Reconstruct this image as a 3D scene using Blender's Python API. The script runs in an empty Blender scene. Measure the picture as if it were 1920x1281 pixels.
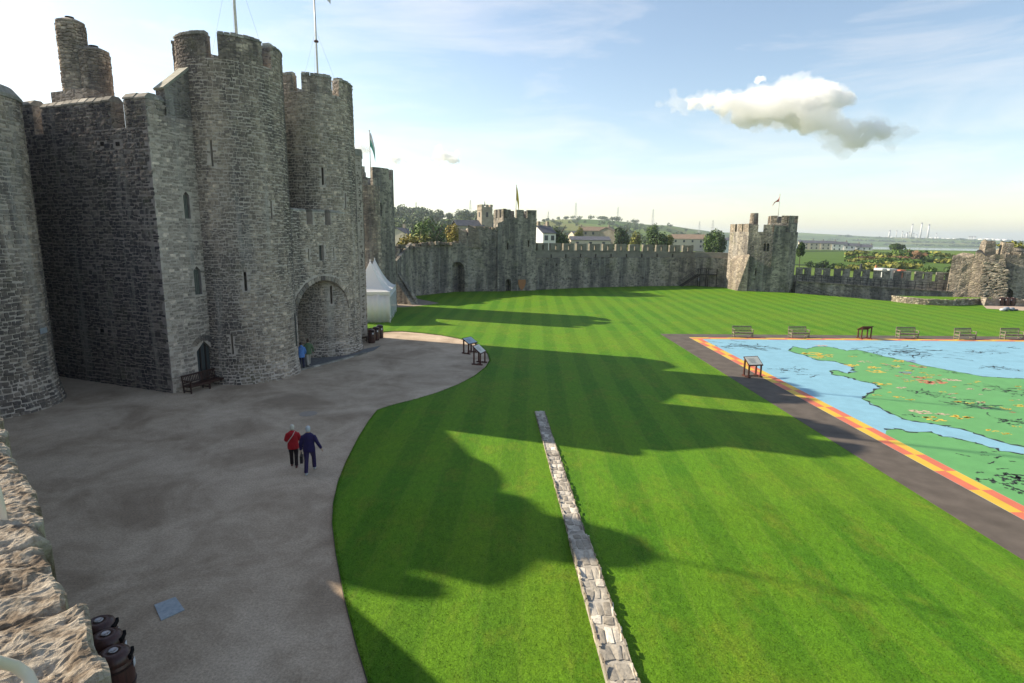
import bpy, bmesh, math, random
import numpy as np
from mathutils import Vector, Matrix, noise as mnoise
rnd = random.Random(7)
S = bpy.context.scene
COL = S.collection
# ---------------------------------------------------------------- camera
F = 1090.0; PITCH = math.radians(10.4); ROLL = math.radians(0.65); CAMZ = 8.5
cd = bpy.data.cameras.new('camera'); cam = bpy.data.objects.new('camera', cd); COL.objects.link(cam)
cd.sensor_width = 36.0; cd.lens = 36.0 * F / 1920.0; cd.clip_start = 0.05; cd.clip_end = 60000
cam.matrix_world = Matrix.Translation((0, 0, CAMZ)) @ Matrix.Rotation(math.pi/2 - PITCH, 4, 'X') @ Matrix.Rotation(ROLL, 4, 'Z')
S.camera = cam
# ---------------------------------------------------------------- sky, sun, exposure
SUN_EL = math.radians(31.5); SUN_AZ = math.radians(160.0)      # sun azimuth measured from +X towards +Y
sun_dir = Vector((math.cos(SUN_AZ)*math.cos(SUN_EL), math.sin(SUN_AZ)*math.cos(SUN_EL), math.sin(SUN_EL)))
W = bpy.data.worlds.new('World'); S.world = W; W.use_nodes = True
wn = W.node_tree.nodes; wl = W.node_tree.links
sky = wn.new('ShaderNodeTexSky'); sky.sky_type = 'NISHITA'; sky.sun_disc = False
sky.sun_elevation = SUN_EL; sky.sun_rotation = math.pi/2 - SUN_AZ
sky.altitude = 30; sky.air_density = 1.0; sky.dust_density = 0.6; sky.ozone_density = 1.6
tc = wn.new('ShaderNodeTexCoord'); mpg = wn.new('ShaderNodeMapping'); wl.new(tc.outputs['Generated'], mpg.inputs[0]); mpg.inputs['Scale'].default_value = (1.2, 1.2, 6.5); mpg.inputs['Rotation'].default_value = (0.12, 0.05, 0.5)
wno = wn.new('ShaderNodeTexNoise'); wno.inputs['Scale'].default_value = 2.2; wno.inputs['Detail'].default_value = 7; wno.inputs['Roughness'].default_value = 0.62; wno.inputs['Distortion'].default_value = 0.5; wl.new(mpg.outputs[0], wno.inputs['Vector'])
wrm = wn.new('ShaderNodeValToRGB'); wrm.color_ramp.elements[0].position = 0.46; wrm.color_ramp.elements[1].position = 0.80; wrm.color_ramp.elements[1].color = (0.38, 0.38, 0.38, 1); wl.new(wno.outputs[0], wrm.inputs[0])
wmx = wn.new('ShaderNodeMix'); wmx.data_type = 'RGBA'; wl.new(wrm.outputs[0], wmx.inputs[0]); wl.new(sky.outputs[0], wmx.inputs[6]); wmx.inputs[7].default_value = (6.6, 6.3, 6.2, 1)      # thin high cirrus veil
wl.new(wmx.outputs[2], wn['Background'].inputs['Color']); wn['Background'].inputs['Strength'].default_value = 0.125
sd = bpy.data.lights.new('sun', 'SUN'); sd.energy = 5.0; sd.angle = math.radians(0.53); sd.color = (1.0, 0.915, 0.79)
sun = bpy.data.objects.new('sun', sd); COL.objects.link(sun); sun.location = (-40, 20, 60)
sun.rotation_euler = sun_dir.to_track_quat('Z', 'Y').to_euler()
S.view_settings.view_transform = 'Standard'; S.view_settings.look = 'None'; S.view_settings.gamma = 1.0
S.view_settings.exposure = 0.80
S.view_settings.use_white_balance = True; S.view_settings.white_balance_temperature = 7250; S.view_settings.white_balance_tint = 10
S.view_settings.use_curve_mapping = False
S.cycles.max_bounces = 12; S.cycles.diffuse_bounces = 4; S.cycles.glossy_bounces = 2; S.cycles.transmission_bounces = 3
S.cycles.transparent_max_bounces = 8; S.cycles.volume_bounces = 12
S.cycles.use_denoising = True
# ---------------------------------------------------------------- pixel helpers (photo 1920 x 1281)
def ray(u, v):
    x = (u-960)/F; y = (640.5-v)/F
    c, s = math.cos(ROLL), math.sin(ROLL)
    x, y = x*c-y*s, x*s+y*c
    cp, sp = math.cos(PITCH), math.sin(PITCH)
    return Vector((x, cp+y*sp, -sp+y*cp))
def G(u, v, z=0.0):
    d = ray(u, v); t = (z-CAMZ)/d.z
    return Vector((d.x*t, d.y*t, z))
def at_dist(u, v, D):                      # point on the pixel ray at horizontal distance D
    d = ray(u, v); t = D/math.hypot(d.x, d.y)
    return Vector((d.x*t, d.y*t, CAMZ+d.z*t))
def hit_cyl(u, v, c, r):
    d = ray(u, v); a = d.x**2+d.y**2; b = -2*(d.x*c[0]+d.y*c[1]); cc = c[0]**2+c[1]**2-r*r
    q = b*b-4*a*cc
    t = (-b-math.sqrt(max(q, 0)))/(2*a)
    return Vector((0, 0, CAMZ))+d*t
def hit_plane(u, v, p, n):
    d = ray(u, v); o = Vector((0, 0, CAMZ))
    t = (Vector(p)-o).dot(n)/d.dot(n)
    return o+d*t
# ---------------------------------------------------------------- materials
MATS = {}
def nodes_of(name):
    m = bpy.data.materials.new(name); m.use_nodes = True
    nt = m.node_tree; b = nt.nodes['Principled BSDF']
    return m, nt, b
def N(nt, t, **kw):
    n = nt.nodes.new(t)
    for k, v in kw.items(): setattr(n, k, v)
    return n
def ramp(nt, fac, stops):
    r = N(nt, 'ShaderNodeValToRGB'); e = r.color_ramp.elements
    while len(e) < len(stops): e.new(0.5)
    for i, (p, c) in enumerate(stops):
        e[i].position = p; e[i].color = (c[0], c[1], c[2], 1)
    nt.links.new(fac, r.inputs[0]); return r
def mixc(nt, fac, a, b, mode='MIX'):
    m = N(nt, 'ShaderNodeMix', data_type='RGBA', blend_type=mode)
    for i, v in ((0, fac), (6, a), (7, b)):
        if hasattr(v, 'is_output') or isinstance(v, bpy.types.NodeSocket): nt.links.new(v, m.inputs[i])
        elif isinstance(v, (int, float)): m.inputs[i].default_value = v
        else: m.inputs[i].default_value = (v[0], v[1], v[2], 1)
    return m.outputs[2]
def math_(nt, op, a, b=None, clamp=False):
    m = N(nt, 'ShaderNodeMath', operation=op); m.use_clamp = clamp
    for i, v in enumerate((a, b)):
        if v is None: continue
        if isinstance(v, bpy.types.NodeSocket): nt.links.new(v, m.inputs[i])
        else: m.inputs[i].default_value = v
    return m.outputs[0]
def wpos(nt, scale=(1, 1, 1)):
    g = N(nt, 'ShaderNodeNewGeometry'); mp = N(nt, 'ShaderNodeMapping')
    nt.links.new(g.outputs['Position'], mp.inputs[0]); mp.inputs['Scale'].default_value = scale
    return mp.outputs[0]
def noise(nt, vec, scale, detail=4, rough=0.55, dist=0.0):
    n = N(nt, 'ShaderNodeTexNoise'); nt.links.new(vec, n.inputs['Vector'])
    n.inputs['Scale'].default_value = scale; n.inputs['Detail'].default_value = detail
    n.inputs['Roughness'].default_value = rough; n.inputs['Distortion'].default_value = dist
    return n.outputs[0]
def bump(nt, h, b, strength=0.4, dist=0.02):
    n = N(nt, 'ShaderNodeBump'); n.inputs['Strength'].default_value = strength; n.inputs['Distance'].default_value = dist
    nt.links.new(h, n.inputs['Height']); nt.links.new(n.outputs[0], b.inputs['Normal'])
def pmat(name, c1, c2, scale=6.0, rough=0.8, bmp=0.2, bdist=0.01, stretch=(1, 1, 1), metal=0.0, spec=0.3, detail=5):
    """two-tone noise material in world space"""
    if name in MATS: return MATS[name]
    m, nt, b = nodes_of(name)
    p = wpos(nt, stretch); n = noise(nt, p, scale, detail)
    r = ramp(nt, n, [(0.3, c1), (0.7, c2)])
    nt.links.new(r.outputs[0], b.inputs['Base Color'])
    b.inputs['Roughness'].default_value = rough; b.inputs['Metallic'].default_value = metal
    b.inputs['Specular IOR Level'].default_value = spec
    if bmp: bump(nt, noise(nt, p, scale*4, 3), b, bmp, bdist)
    MATS[name] = m; return m
def stain(nt, col, dark=(0.035, 0.036, 0.045), pale=(0.42, 0.40, 0.36), amt=0.75, green=0.35):
    """weather stains with shapes of their own: dark runs, pale lime runs, moss"""
    pv = wpos(nt, (1, 1, 0.16)); n1 = noise(nt, pv, 0.55, 5, 0.6)
    f1 = ramp(nt, n1, [(0.42, (0, 0, 0)), (0.57, (1, 1, 1))]).outputs[0]
    c = mixc(nt, math_(nt, 'MULTIPLY', f1, amt), col, dark)
    n5 = noise(nt, wpos(nt, (1, 1, .7)), 1.5, 6, 0.68)
    f5 = ramp(nt, n5, [(0.49, (0, 0, 0)), (0.60, (1, 1, 1))]).outputs[0]
    c = mixc(nt, math_(nt, 'MULTIPLY', f5, amt*0.62), c, (0.055, 0.053, 0.06))
    pv2 = wpos(nt, (1.3, 1.3, 0.09)); n2 = noise(nt, pv2, 0.9, 5, 0.65)
    f2 = ramp(nt, n2, [(0.55, (0, 0, 0)), (0.68, (1, 1, 1))]).outputs[0]
    c = mixc(nt, math_(nt, 'MULTIPLY', f2, 0.5), c, pale)
    n3 = noise(nt, wpos(nt), 0.45, 5, 0.7)
    f3 = ramp(nt, n3, [(0.55, (0, 0, 0)), (0.72, (1, 1, 1))]).outputs[0]
    c = mixc(nt, math_(nt, 'MULTIPLY', f3, green), c, (0.13, 0.135, 0.05))
    n4 = noise(nt, wpos(nt), 5.5, 4, 0.7)
    f4 = ramp(nt, n4, [(0.63, (0, 0, 0)), (0.69, (1, 1, 1))]).outputs[0]
    return mixc(nt, math_(nt, 'MULTIPLY', f4, 0.55), c, (0.50, 0.50, 0.46))
def masonry(name, s1, s2, mortar, size=(2.6, 2.6, 4.6), amt=0.6, green=0.3, bs=0.9):
    """rubble masonry beyond the reach of built stones: cells with recessed joints"""
    m, nt, b = nodes_of(name)
    p = wpos(nt, size)
    d = N(nt, 'ShaderNodeTexNoise'); d.inputs['Scale'].default_value = 1.6; nt.links.new(p, d.inputs['Vector'])
    va = N(nt, 'ShaderNodeVectorMath', operation='MULTIPLY_ADD'); nt.links.new(d.outputs[1], va.inputs[0])
    va.inputs[1].default_value = (0.5, 0.5, 0.5); nt.links.new(p, va.inputs[2])
    v = N(nt, 'ShaderNodeTexVoronoi'); v.feature = 'F1'; nt.links.new(va.outputs[0], v.inputs['Vector']); v.inputs['Scale'].default_value = 1
    v2 = N(nt, 'ShaderNodeTexVoronoi'); v2.feature = 'DISTANCE_TO_EDGE'; nt.links.new(va.outputs[0], v2.inputs['Vector']); v2.inputs['Scale'].default_value = 1
    sep = N(nt, 'ShaderNodeSeparateColor'); nt.links.new(v.outputs['Color'], sep.inputs[0])
    c = ramp(nt, sep.outputs[0], [(0.1, s1), (0.55, tuple((a+b_)/2 for a, b_ in zip(s1, s2))), (0.95, s2)]).outputs[0]
    e = ramp(nt, v2.outputs['Distance'], [(0.02, (1, 1, 1)), (0.11, (0, 0, 0))]).outputs[0]
    c = mixc(nt, e, c, mortar)
    c = stain(nt, c, amt=amt, green=green)
    nt.links.new(c, b.inputs['Base Color']); b.inputs['Roughness'].default_value = 0.92; b.inputs['Specular IOR Level'].default_value = 0.125
    hgt = ramp(nt, v2.outputs['Distance'], [(0.0, (0, 0, 0)), (0.2, (1, 1, 1))]).outputs[0]
    h2 = math_(nt, 'ADD', hgt, noise(nt, wpos(nt), 14, 4))
    bump(nt, h2, b, bs, 0.05)
    return m
def stone_mat(name, s1, s2, amt=0.55, green=0.3, lich=0.55):
    m, nt, b = nodes_of(name)
    g = N(nt, 'ShaderNodeNewGeometry'); oi = N(nt, 'ShaderNodeObjectInfo')
    r = math_(nt, 'FRACT', math_(nt, 'ADD', g.outputs['Random Per Island'], oi.outputs['Random']))
    mid = tuple((a+b_)/2*0.95 for a, b_ in zip(s1, s2))
    c = ramp(nt, r, [(0.05, s1), (0.45, mid), (0.8, s2), (0.97, tuple(min(1, a*1.45) for a in s2))]).outputs[0]
    n = noise(nt, wpos(nt), 9, 5, 0.65)
    c = mixc(nt, 0.6, c, ramp(nt, n, [(0.25, (0.35, 0.35, 0.35)), (0.75, (1.35, 1.3, 1.25))]).outputs[0], 'MULTIPLY')
    c = stain(nt, c, amt=amt, green=green)
    nt.links.new(c, b.inputs['Base Color']); b.inputs['Roughness'].default_value = 0.92; b.inputs['Specular IOR Level'].default_value = 0.125
    bump(nt, noise(nt, wpos(nt), 22, 5, 0.65), b, 0.6, 0.02)
    return m
def flat(name, c, rough=0.6, metal=0.0, spec=0.4, emit=None):
    if name in MATS: return MATS[name]
    m, nt, b = nodes_of(name)
    n = noise(nt, wpos(nt), 7, 4)
    k = ramp(nt, n, [(0.3, tuple(x*0.86 for x in c)), (0.7, tuple(min(1, x*1.08) for x in c))]).outputs[0]
    nt.links.new(k, b.inputs['Base Color'])
    b.inputs['Roughness'].default_value = rough; b.inputs['Metallic'].default_value = metal; b.inputs['Specular IOR Level'].default_value = spec
    MATS[name] = m; return m
M_WALL = masonry('masonry_near', (0.22, 0.19, 0.165), (0.46, 0.39, 0.32), (0.50, 0.43, 0.36))
M_FAR = masonry('masonry_far', (0.19, 0.172, 0.145), (0.44, 0.39, 0.315), (0.42, 0.375, 0.305), (2.0, 2.0, 3.4), amt=0.62, green=0.45)
M_RUIN = masonry('masonry_ruin', (0.20, 0.17, 0.135), (0.40, 0.34, 0.26), (0.26, 0.22, 0.17), (1.8, 1.8, 3.2), amt=0.3, green=0.3, bs=1.0)
M_STONE = stone_mat('rubble_stone', (0.33, 0.268, 0.212), (0.54, 0.445, 0.35), amt=0.68)
M_STONE_LIT = stone_mat('lit_toned_rubble', (0.33, 0.28, 0.235), (0.56, 0.475, 0.40), amt=0.3, green=0.2)  # lighter copy: bounce light on the wing's end wall put into the colour
M_STONE_SHADE = stone_mat('shade_toned_rubble', (0.065, 0.056, 0.060), (0.19, 0.165, 0.15), amt=0.55)  # darker copy: shade of the long wing wall put into the colour
M_MORTAR = pmat('lime_mortar', (0.38, 0.325, 0.275), (0.56, 0.48, 0.41), 3, 0.95, 0.5, 0.02)
M_MORTAR_SHADE = pmat('shade_toned_mortar', (0.22, 0.19, 0.175), (0.34, 0.295, 0.27), 3, 0.95, 0.5, 0.02)  # mortar darkened the same way for the shaded wing wall
M_COPING = stone_mat('lichen_coping', (0.24, 0.23, 0.20), (0.44, 0.42, 0.37), amt=0.25)
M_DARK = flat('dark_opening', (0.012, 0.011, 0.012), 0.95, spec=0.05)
# ---------------------------------------------------------------- mesh helpers
def tag(o, label=None, cat=None, group=None, kind=None):
    if label: o['label'] = label
    if cat: o['category'] = cat
    if group: o['group'] = group
    if kind: o['kind'] = kind
    return o
def empty(name, loc=(0, 0, 0), rz=0.0, label=None, cat=None, group=None):
    o = bpy.data.objects.new(name, None); COL.objects.link(o); o.location = loc; o.rotation_euler = (0, 0, rz)
    o.empty_display_size = 0.2
    return tag(o, label, cat, group)
class MB:
    def __init__(s): s.v = []; s.f = []
    def add(s, vs, fs):
        o = len(s.v); s.v += [tuple(p) for p in vs]; s.f += [tuple(i+o for i in f) for f in fs]; return s
    def raw(s, fs): s.f += [tuple(f) for f in fs]; return s
    def box(s, c, d, rz=0.0, tilt=None):
        vs = [Vector((sx*d[0]/2, sy*d[1]/2, sz*d[2]/2)) for sz in (-1, 1) for sx, sy in ((-1, -1), (1, -1), (1, 1), (-1, 1))]
        R = Matrix.Rotation(rz, 3, 'Z')
        if tilt is not None: R = R @ tilt
        return s.add([R @ v + Vector(c) for v in vs], [(3, 2, 1, 0), (4, 5, 6, 7), (0, 1, 5, 4), (1, 2, 6, 5), (2, 3, 7, 6), (3, 0, 4, 7)])
    def bar(s, a, b, w, h=None, up=Vector((0, 0, 1))):
        a = Vector(a); b = Vector(b); h = h or w; t = (b-a).normalized()
        if abs(t.dot(up)) > 0.98: up = Vector((0, 1, 0))
        x = t.cross(up).normalized(); y = x.cross(t)
        vs = [p + x*sx*w/2 + y*sy*h/2 for p in (a, b) for sx, sy in ((-1, -1), (1, -1), (1, 1), (-1, 1))]
        return s.add(vs, [(0, 1, 2, 3), (7, 6, 5, 4), (0, 4, 5, 1), (1, 5, 6, 2), (2, 6, 7, 3), (3, 7, 4, 0)])
    def tube(s, pts, rad, n=8, cap=True, sq=None):
        pts = [Vector(p) for p in pts]; k = len(pts)
        if not hasattr(rad, '__len__'): rad = [rad]*k
        o = len(s.v); ref = None
        for i, p in enumerate(pts):
            t = (pts[min(i+1, k-1)]-pts[max(i-1, 0)]).normalized()
            if ref is None: ref = Vector((1, 0, 0)) if abs(t.x) < 0.9 else Vector((0, 1, 0))
            x = (ref - t*ref.dot(t)).normalized(); y = t.cross(x); ref = x
            r = rad[i]; rx, ry = r if hasattr(r, '__len__') else (r, r)
            for j in range(n):
                a = 2*math.pi*j/n; s.v.append(tuple(p + x*math.cos(a)*rx + y*math.sin(a)*ry))
        for i in range(k-1):
            for j in range(n):
                s.f.append((o+i*n+j, o+i*n+(j+1) % n, o+(i+1)*n+(j+1) % n, o+(i+1)*n+j))
        if cap:
            s.f.append(tuple(o+j for j in reversed(range(n)))); s.f.append(tuple(o+(k-1)*n+j for j in range(n)))
        return s
    def prism(s, poly, z0, z1):
        n = len(poly); o = len(s.v)
        z0 = z0 if hasattr(z0, '__len__') else [z0]*n; z1 = z1 if hasattr(z1, '__len__') else [z1]*n
        s.v += [(p[0], p[1], z) for p, z in zip(poly, z0)] + [(p[0], p[1], z) for p, z in zip(poly, z1)]
        area = sum(poly[i][0]*poly[(i+1) % n][1]-poly[(i+1) % n][0]*poly[i][1] for i in range(n))
        idx = list(range(n)) if area > 0 else list(reversed(range(n)))
        s.f.append(tuple(o+i for i in reversed(idx))); s.f.append(tuple(o+n+i for i in idx))
        for a in range(n):
            i, j = idx[a], idx[(a+1) % n]; s.f.append((o+i, o+j, o+n+j, o+n+i))
        return s
    def lathe(s, prof, n=24, c=(0, 0), a0=0.0, a1=None):
        full = a1 is None; a1 = 2*math.pi if full else a1; o = len(s.v); m = n if full else n+1
        for r, z in prof:
            for j in range(m):
                a = a0+(a1-a0)*j/n; s.v.append((c[0]+r*math.cos(a), c[1]+r*math.sin(a), z))
        for i in range(len(prof)-1):
            for j in range(n):
                k = (j+1) % m; s.f.append((o+i*m+j, o+i*m+k, o+(i+1)*m+k, o+(i+1)*m+j))
        return s
    def arc(s, c, r0, r1, a0, a1, z0, z1, n=8):
        """solid arc segment (merlon on a round tower)"""
        o = len(s.v)
        for j in range(n+1):
            a = a0+(a1-a0)*j/n; ca, sa = math.cos(a), math.sin(a)
            for r, z in ((r0, z0), (r1, z0), (r1, z1), (r0, z1)): s.v.append((c[0]+r*ca, c[1]+r*sa, z))
        for j in range(n):
            for q in range(4):
                a = o+j*4+q; b = o+j*4+(q+1) % 4; s.f.append((a, b, b+4, a+4))
        s.f.append((o+3, o+2, o+1, o)); e = o+n*4; s.f.append((e, e+1, e+2, e+3)); return s
    def mesh(s, name, mat=None, smooth=False):
        me = bpy.data.meshes.new(name); me.from_pydata(s.v, [], s.f); me.update()
        if mat: me.materials.append(mat)
        if smooth: me.polygons.foreach_set('use_smooth', [True]*len(me.polygons))
        return me
    def build(s, name, mat=None, parent=None, smooth=False, fix=False, kind=None):
        me = s.mesh(name, mat, smooth)
        if fix:
            b = bmesh.new(); b.from_mesh(me); bmesh.ops.recalc_face_normals(b, faces=b.faces); b.to_mesh(me); b.free()
        o = bpy.data.objects.new(name, me); COL.objects.link(o); o.parent = parent
        if kind: o['kind'] = kind
        return o
def copy_tree(o, parent=None):
    c = o.copy(); COL.objects.link(c); c.parent = parent
    for ch in o.children: copy_tree(ch, c)
    return c
def evaluated(o):
    dg = bpy.context.evaluated_depsgraph_get(); me = bpy.data.meshes.new_from_object(o.evaluated_get(dg)); return me
def boolean_cut(o, cutters):
    """cut real openings into a wall"""
    mb = MB()
    for c in cutters: mb.add(c.v, c.f)
    co = mb.build('cutter', None, None, fix=True)
    md = o.modifiers.new('cut', 'BOOLEAN'); md.operation = 'DIFFERENCE'; md.object = co; md.solver = 'EXACT'; md.use_self = True
    bpy.context.view_layer.update()
    me = evaluated(o); o.modifiers.clear(); o.data = me
    bpy.data.objects.remove(co)
def remeshed(mb, name, mat, parent, vox, smooth_it=2):
    o = mb.build(name, mat, parent)
    md = o.modifiers.new('r', 'REMESH'); md.mode = 'VOXEL'; md.voxel_size = vox
    if smooth_it:
        sm = o.modifiers.new('s', 'SMOOTH'); sm.iterations = smooth_it; sm.factor = 0.5
    bpy.context.view_layer.update()
    me = evaluated(o); o.modifiers.clear(); o.data = me
    if not me.materials: me.materials.append(mat)
    me.polygons.foreach_set('use_smooth', [True]*len(me.polygons))
    return o
# ---------------------------------------------------------------- built stones
def make_proto(seed):
    r = random.Random(seed); vs = []; k = 8
    ang = [2*math.pi*i/k for i in range(k)]
    def sq(a, e):
        c, s_ = math.cos(a), math.sin(a); q = max(abs(c), abs(s_)); return (0.5*c/q*e, 0.5*s_/q*e)
    for i_, a in enumerate(ang):
        x, z = sq(a, 1.0); cn = (i_ % 2) and r.random() < .6; q_ = r.uniform(.84, .93) if cn else 1.0; vs.append((x*q_*r.uniform(.93, 1.03)+r.uniform(-.04, .04), -0.6, z*q_*r.uniform(.93, 1.03)+r.uniform(-.05, .05)))
    for i, a in enumerate(ang):
        x, z = vs[i][0], vs[i][2]; f = r.uniform(.86, .94); vs.append((x*f, r.uniform(.65, .95), z*f))
    vs.append((r.uniform(-.1, .1), r.uniform(0.95, 1.15), r.uniform(-.1, .1)))
    fs = [(i, (i+1) % k, k+(i+1) % k, k+i) for i in range(k)] + [(k+i, k+(i+1) % k, 2*k) for i in range(k)]
    fs = [tuple(reversed(f)) for f in fs]
    return vs, fs
PROTO = [make_proto(100+i) for i in range(14)]
PROTO_NP = [np.array(v) for v, f in PROTO]
PROTO_MESH = {}
def proto_mesh(i, mat):
    key = (i, mat.name)
    if key not in PROTO_MESH:
        me = bpy.data.meshes.new('stone'); me.from_pydata(PROTO[i][0], [], PROTO[i][1]); me.materials.append(mat); me.update()
        PROTO_MESH[key] = me
    return PROTO_MESH[key]
def lay_stones(path, L, z0, z1, mask=None, hh=(0.09, 0.20), ww=(0.12, 0.36), dep=(0.012, 0.038), gap=0.016, seed=1, s0=0.0):
    """rubble brought to rough courses over a surface: path(s, z) -> point, outward normal"""
    r = random.Random(seed); out = []
    z = z0
    while z < z1:
        h = min(r.uniform(*hh), max(z1-z, 0.08)); s = s0 - r.uniform(0, ww[1])
        while s < L:
            w = r.uniform(*ww) * (0.75 if r.random() < 0.25 else 1.0)
            hs = h*r.uniform(0.66, 1.18); cs = s+w/2; cz = z+h/2+r.uniform(-.035, .035)
            if s > s0-0.05 and s+w < L+0.05 and (mask is None or mask(cs, cz, w/2, hs/2)):
                if w > 0.3 and h > 0.2 and r.random() < 0.18:       # two small stones over each other
                    for q in (-1, 1):
                        p, n = path(cs, cz+q*h/4); out.append((p, n, w-gap, h/2-gap*.8, r.uniform(*dep), r.uniform(-.08, .08)))
                else:
                    p, n = path(cs, cz); out.append((p, n, w-gap, hs-gap*.6, r.uniform(*dep), r.gauss(0, .09)))
            s += w
        z += h
    return out
def place_stones(parent, stones, mat, keep=300, name='stone'):
    """the largest in view become parts of their own, the rest one part"""
    cam_p = Vector((0, 0, CAMZ))
    def app(st):
        d = st[0]-cam_p
        return -(st[2]*st[3]*max(0.0, -d.normalized().dot(st[1])))/d.length_squared if d.y > 0.3 and abs(d.x/d.y) < 1.0 else 0
    stones = sorted(stones, key=app)
    big, rest = stones[:keep], stones[keep:]
    r = random.Random(5)
    def mat_of(st):
        p, n, w, h, d, tw = st
        x = Vector((-n.y, n.x, 0)).normalized() if abs(n.z) < 0.9 else Vector((0, 1, 0)); x = -x
        zz = x.cross(n).normalized()
        if zz.z < 0 and abs(n.z) < 0.9: x = -x; zz = -zz
        R = Matrix((x, n, zz)).transposed() @ Matrix.Rotation(tw, 3, 'Y')
        return R @ Matrix.Diagonal((w, d, h)), p
    for st in big:
        A, p = mat_of(st); i = r.randrange(len(PROTO))
        o = bpy.data.objects.new(name, proto_mesh(i, mat)); COL.objects.link(o); o.parent = parent
        o.matrix_local = Matrix.Translation(p) @ A.to_4x4()
    if rest:
        V = []; Fc = []; off = 0
        for st in rest:
            A, p = mat_of(st); i = r.randrange(len(PROTO))
            V.append(PROTO_NP[i] @ np.array(A).T + np.array(p)); nv = len(PROTO_NP[i])
            Fc += [tuple(k+off for k in f) for f in PROTO[i][1]]; off += nv
        me = bpy.data.meshes.new('stonework'); me.from_pydata(np.concatenate(V).tolist(), [], Fc); me.materials.append(mat); me.update()
        o = bpy.data.objects.new('stonework', me); COL.objects.link(o); o.parent = parent; o['kind'] = 'stuff'
def cyl_path(c, rf, a0, sgn=1):
    """arc length along a round wall; rf(z) = radius"""
    def f(s, z):
        r = rf(z); a = a0+sgn*s/r; n = Vector((math.cos(a), math.sin(a), 0)); return Vector((c[0]+n.x*r, c[1]+n.y*r, z)), n
    return f
def line_path(a, b, nrm):
    a = Vector((a[0], a[1], 0)); t = (Vector((b[0], b[1], 0))-a).normalized()
    def f(s, z): return Vector((a.x+t.x*s, a.y+t.y*s, z)), nrm
    return f
# ================================================================ THE SETTING
def Gp(lst, z=0.0): return [G(u, v, z) for u, v in lst]
# ---- far terrain: one sheet to the horizon
RIDGE = [(-4000, 405), (500, 405), (700, 402), (760, 404), (820, 411), (880, 411), (950, 417), (1010, 416), (1080, 414), (1150, 416), (1210, 423), (1260, 426), (1300, 432), (1350, 437), (1420, 438), (1500, 437), (1560, 441), (1650, 445), (1720, 446), (1800, 448), (1920, 452), (6000, 455)]
RDIST = [(-4000, 800), (900, 800), (1050, 1300), (1250, 1700), (1340, 2600), (1450, 3600), (6000, 4200)]
def interp(tab, x):
    for (a, b), (c, d) in zip(tab, tab[1:]):
        if x <= c: return b+(d-b)*(x-a)/(c-a)
    return tab[-1][1]
WARD = [(-40, -30), (95, -30), (95, 66), (66, 83), (53, 80.5), (37, 100), (31, 104), (11, 97), (-2, 91), (-16, 82), (-32, 78)]
def ward_dist(x, y):
    inside = False; best = 1e9; n = len(WARD)
    for i in range(n):
        x0, y0 = WARD[i]; x1, y1 = WARD[(i+1) % n]
        if (y0 > y) != (y1 > y) and x < (x1-x0)*(y-y0)/(y1-y0)+x0: inside = not inside
        dx, dy = x1-x0, y1-y0; t = max(0, min(1, ((x-x0)*dx+(y-y0)*dy)/(dx*dx+dy*dy)))
        best = min(best, math.hypot(x-x0-dx*t, y-y0-dy*t))
    return -best if inside else best
def sstep(a, b, x): t = max(0.0, min(1.0, (x-a)/(b-a))); return t*t*(3-2*t)
def terrain(x, y):
    D = math.hypot(x, y); d = ward_dist(x, y) if D < 220 else 99
    z = -0.08 - 4.0*sstep(0, 26, d)
    if y > 1 and D > 150:
        u = 960+F*x/(0.984*y) if y > abs(x)*0.25 else (6000 if x > 0 else -4000)
        rd = interp(RDIST, u); vr = interp(RIDGE, u); vh = 440.2+0.0114*(min(max(u, 400), 1950)-960)
        zr = max(CAMZ + (vh-vr)/F*rd*1.0, -14.0)
        right = sstep(1300, 1420, u)
        low = 1.2 - right*1.4 - right*20*sstep(600, 950, D)
        k = sstep(rd*(0.35+0.32*right), rd, D)
        zt = low + (zr-low)*k
        if D > rd: zt = max(zr - (D-rd)*0.012, min(zr, -16.0))
        zt += mnoise.noise(Vector((x*0.006, y*0.006, 0)))*(1.2+2.2*k)*sstep(150, 400, D)
        z = z + (zt-z)*sstep(150, 300, D)
    return z
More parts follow.
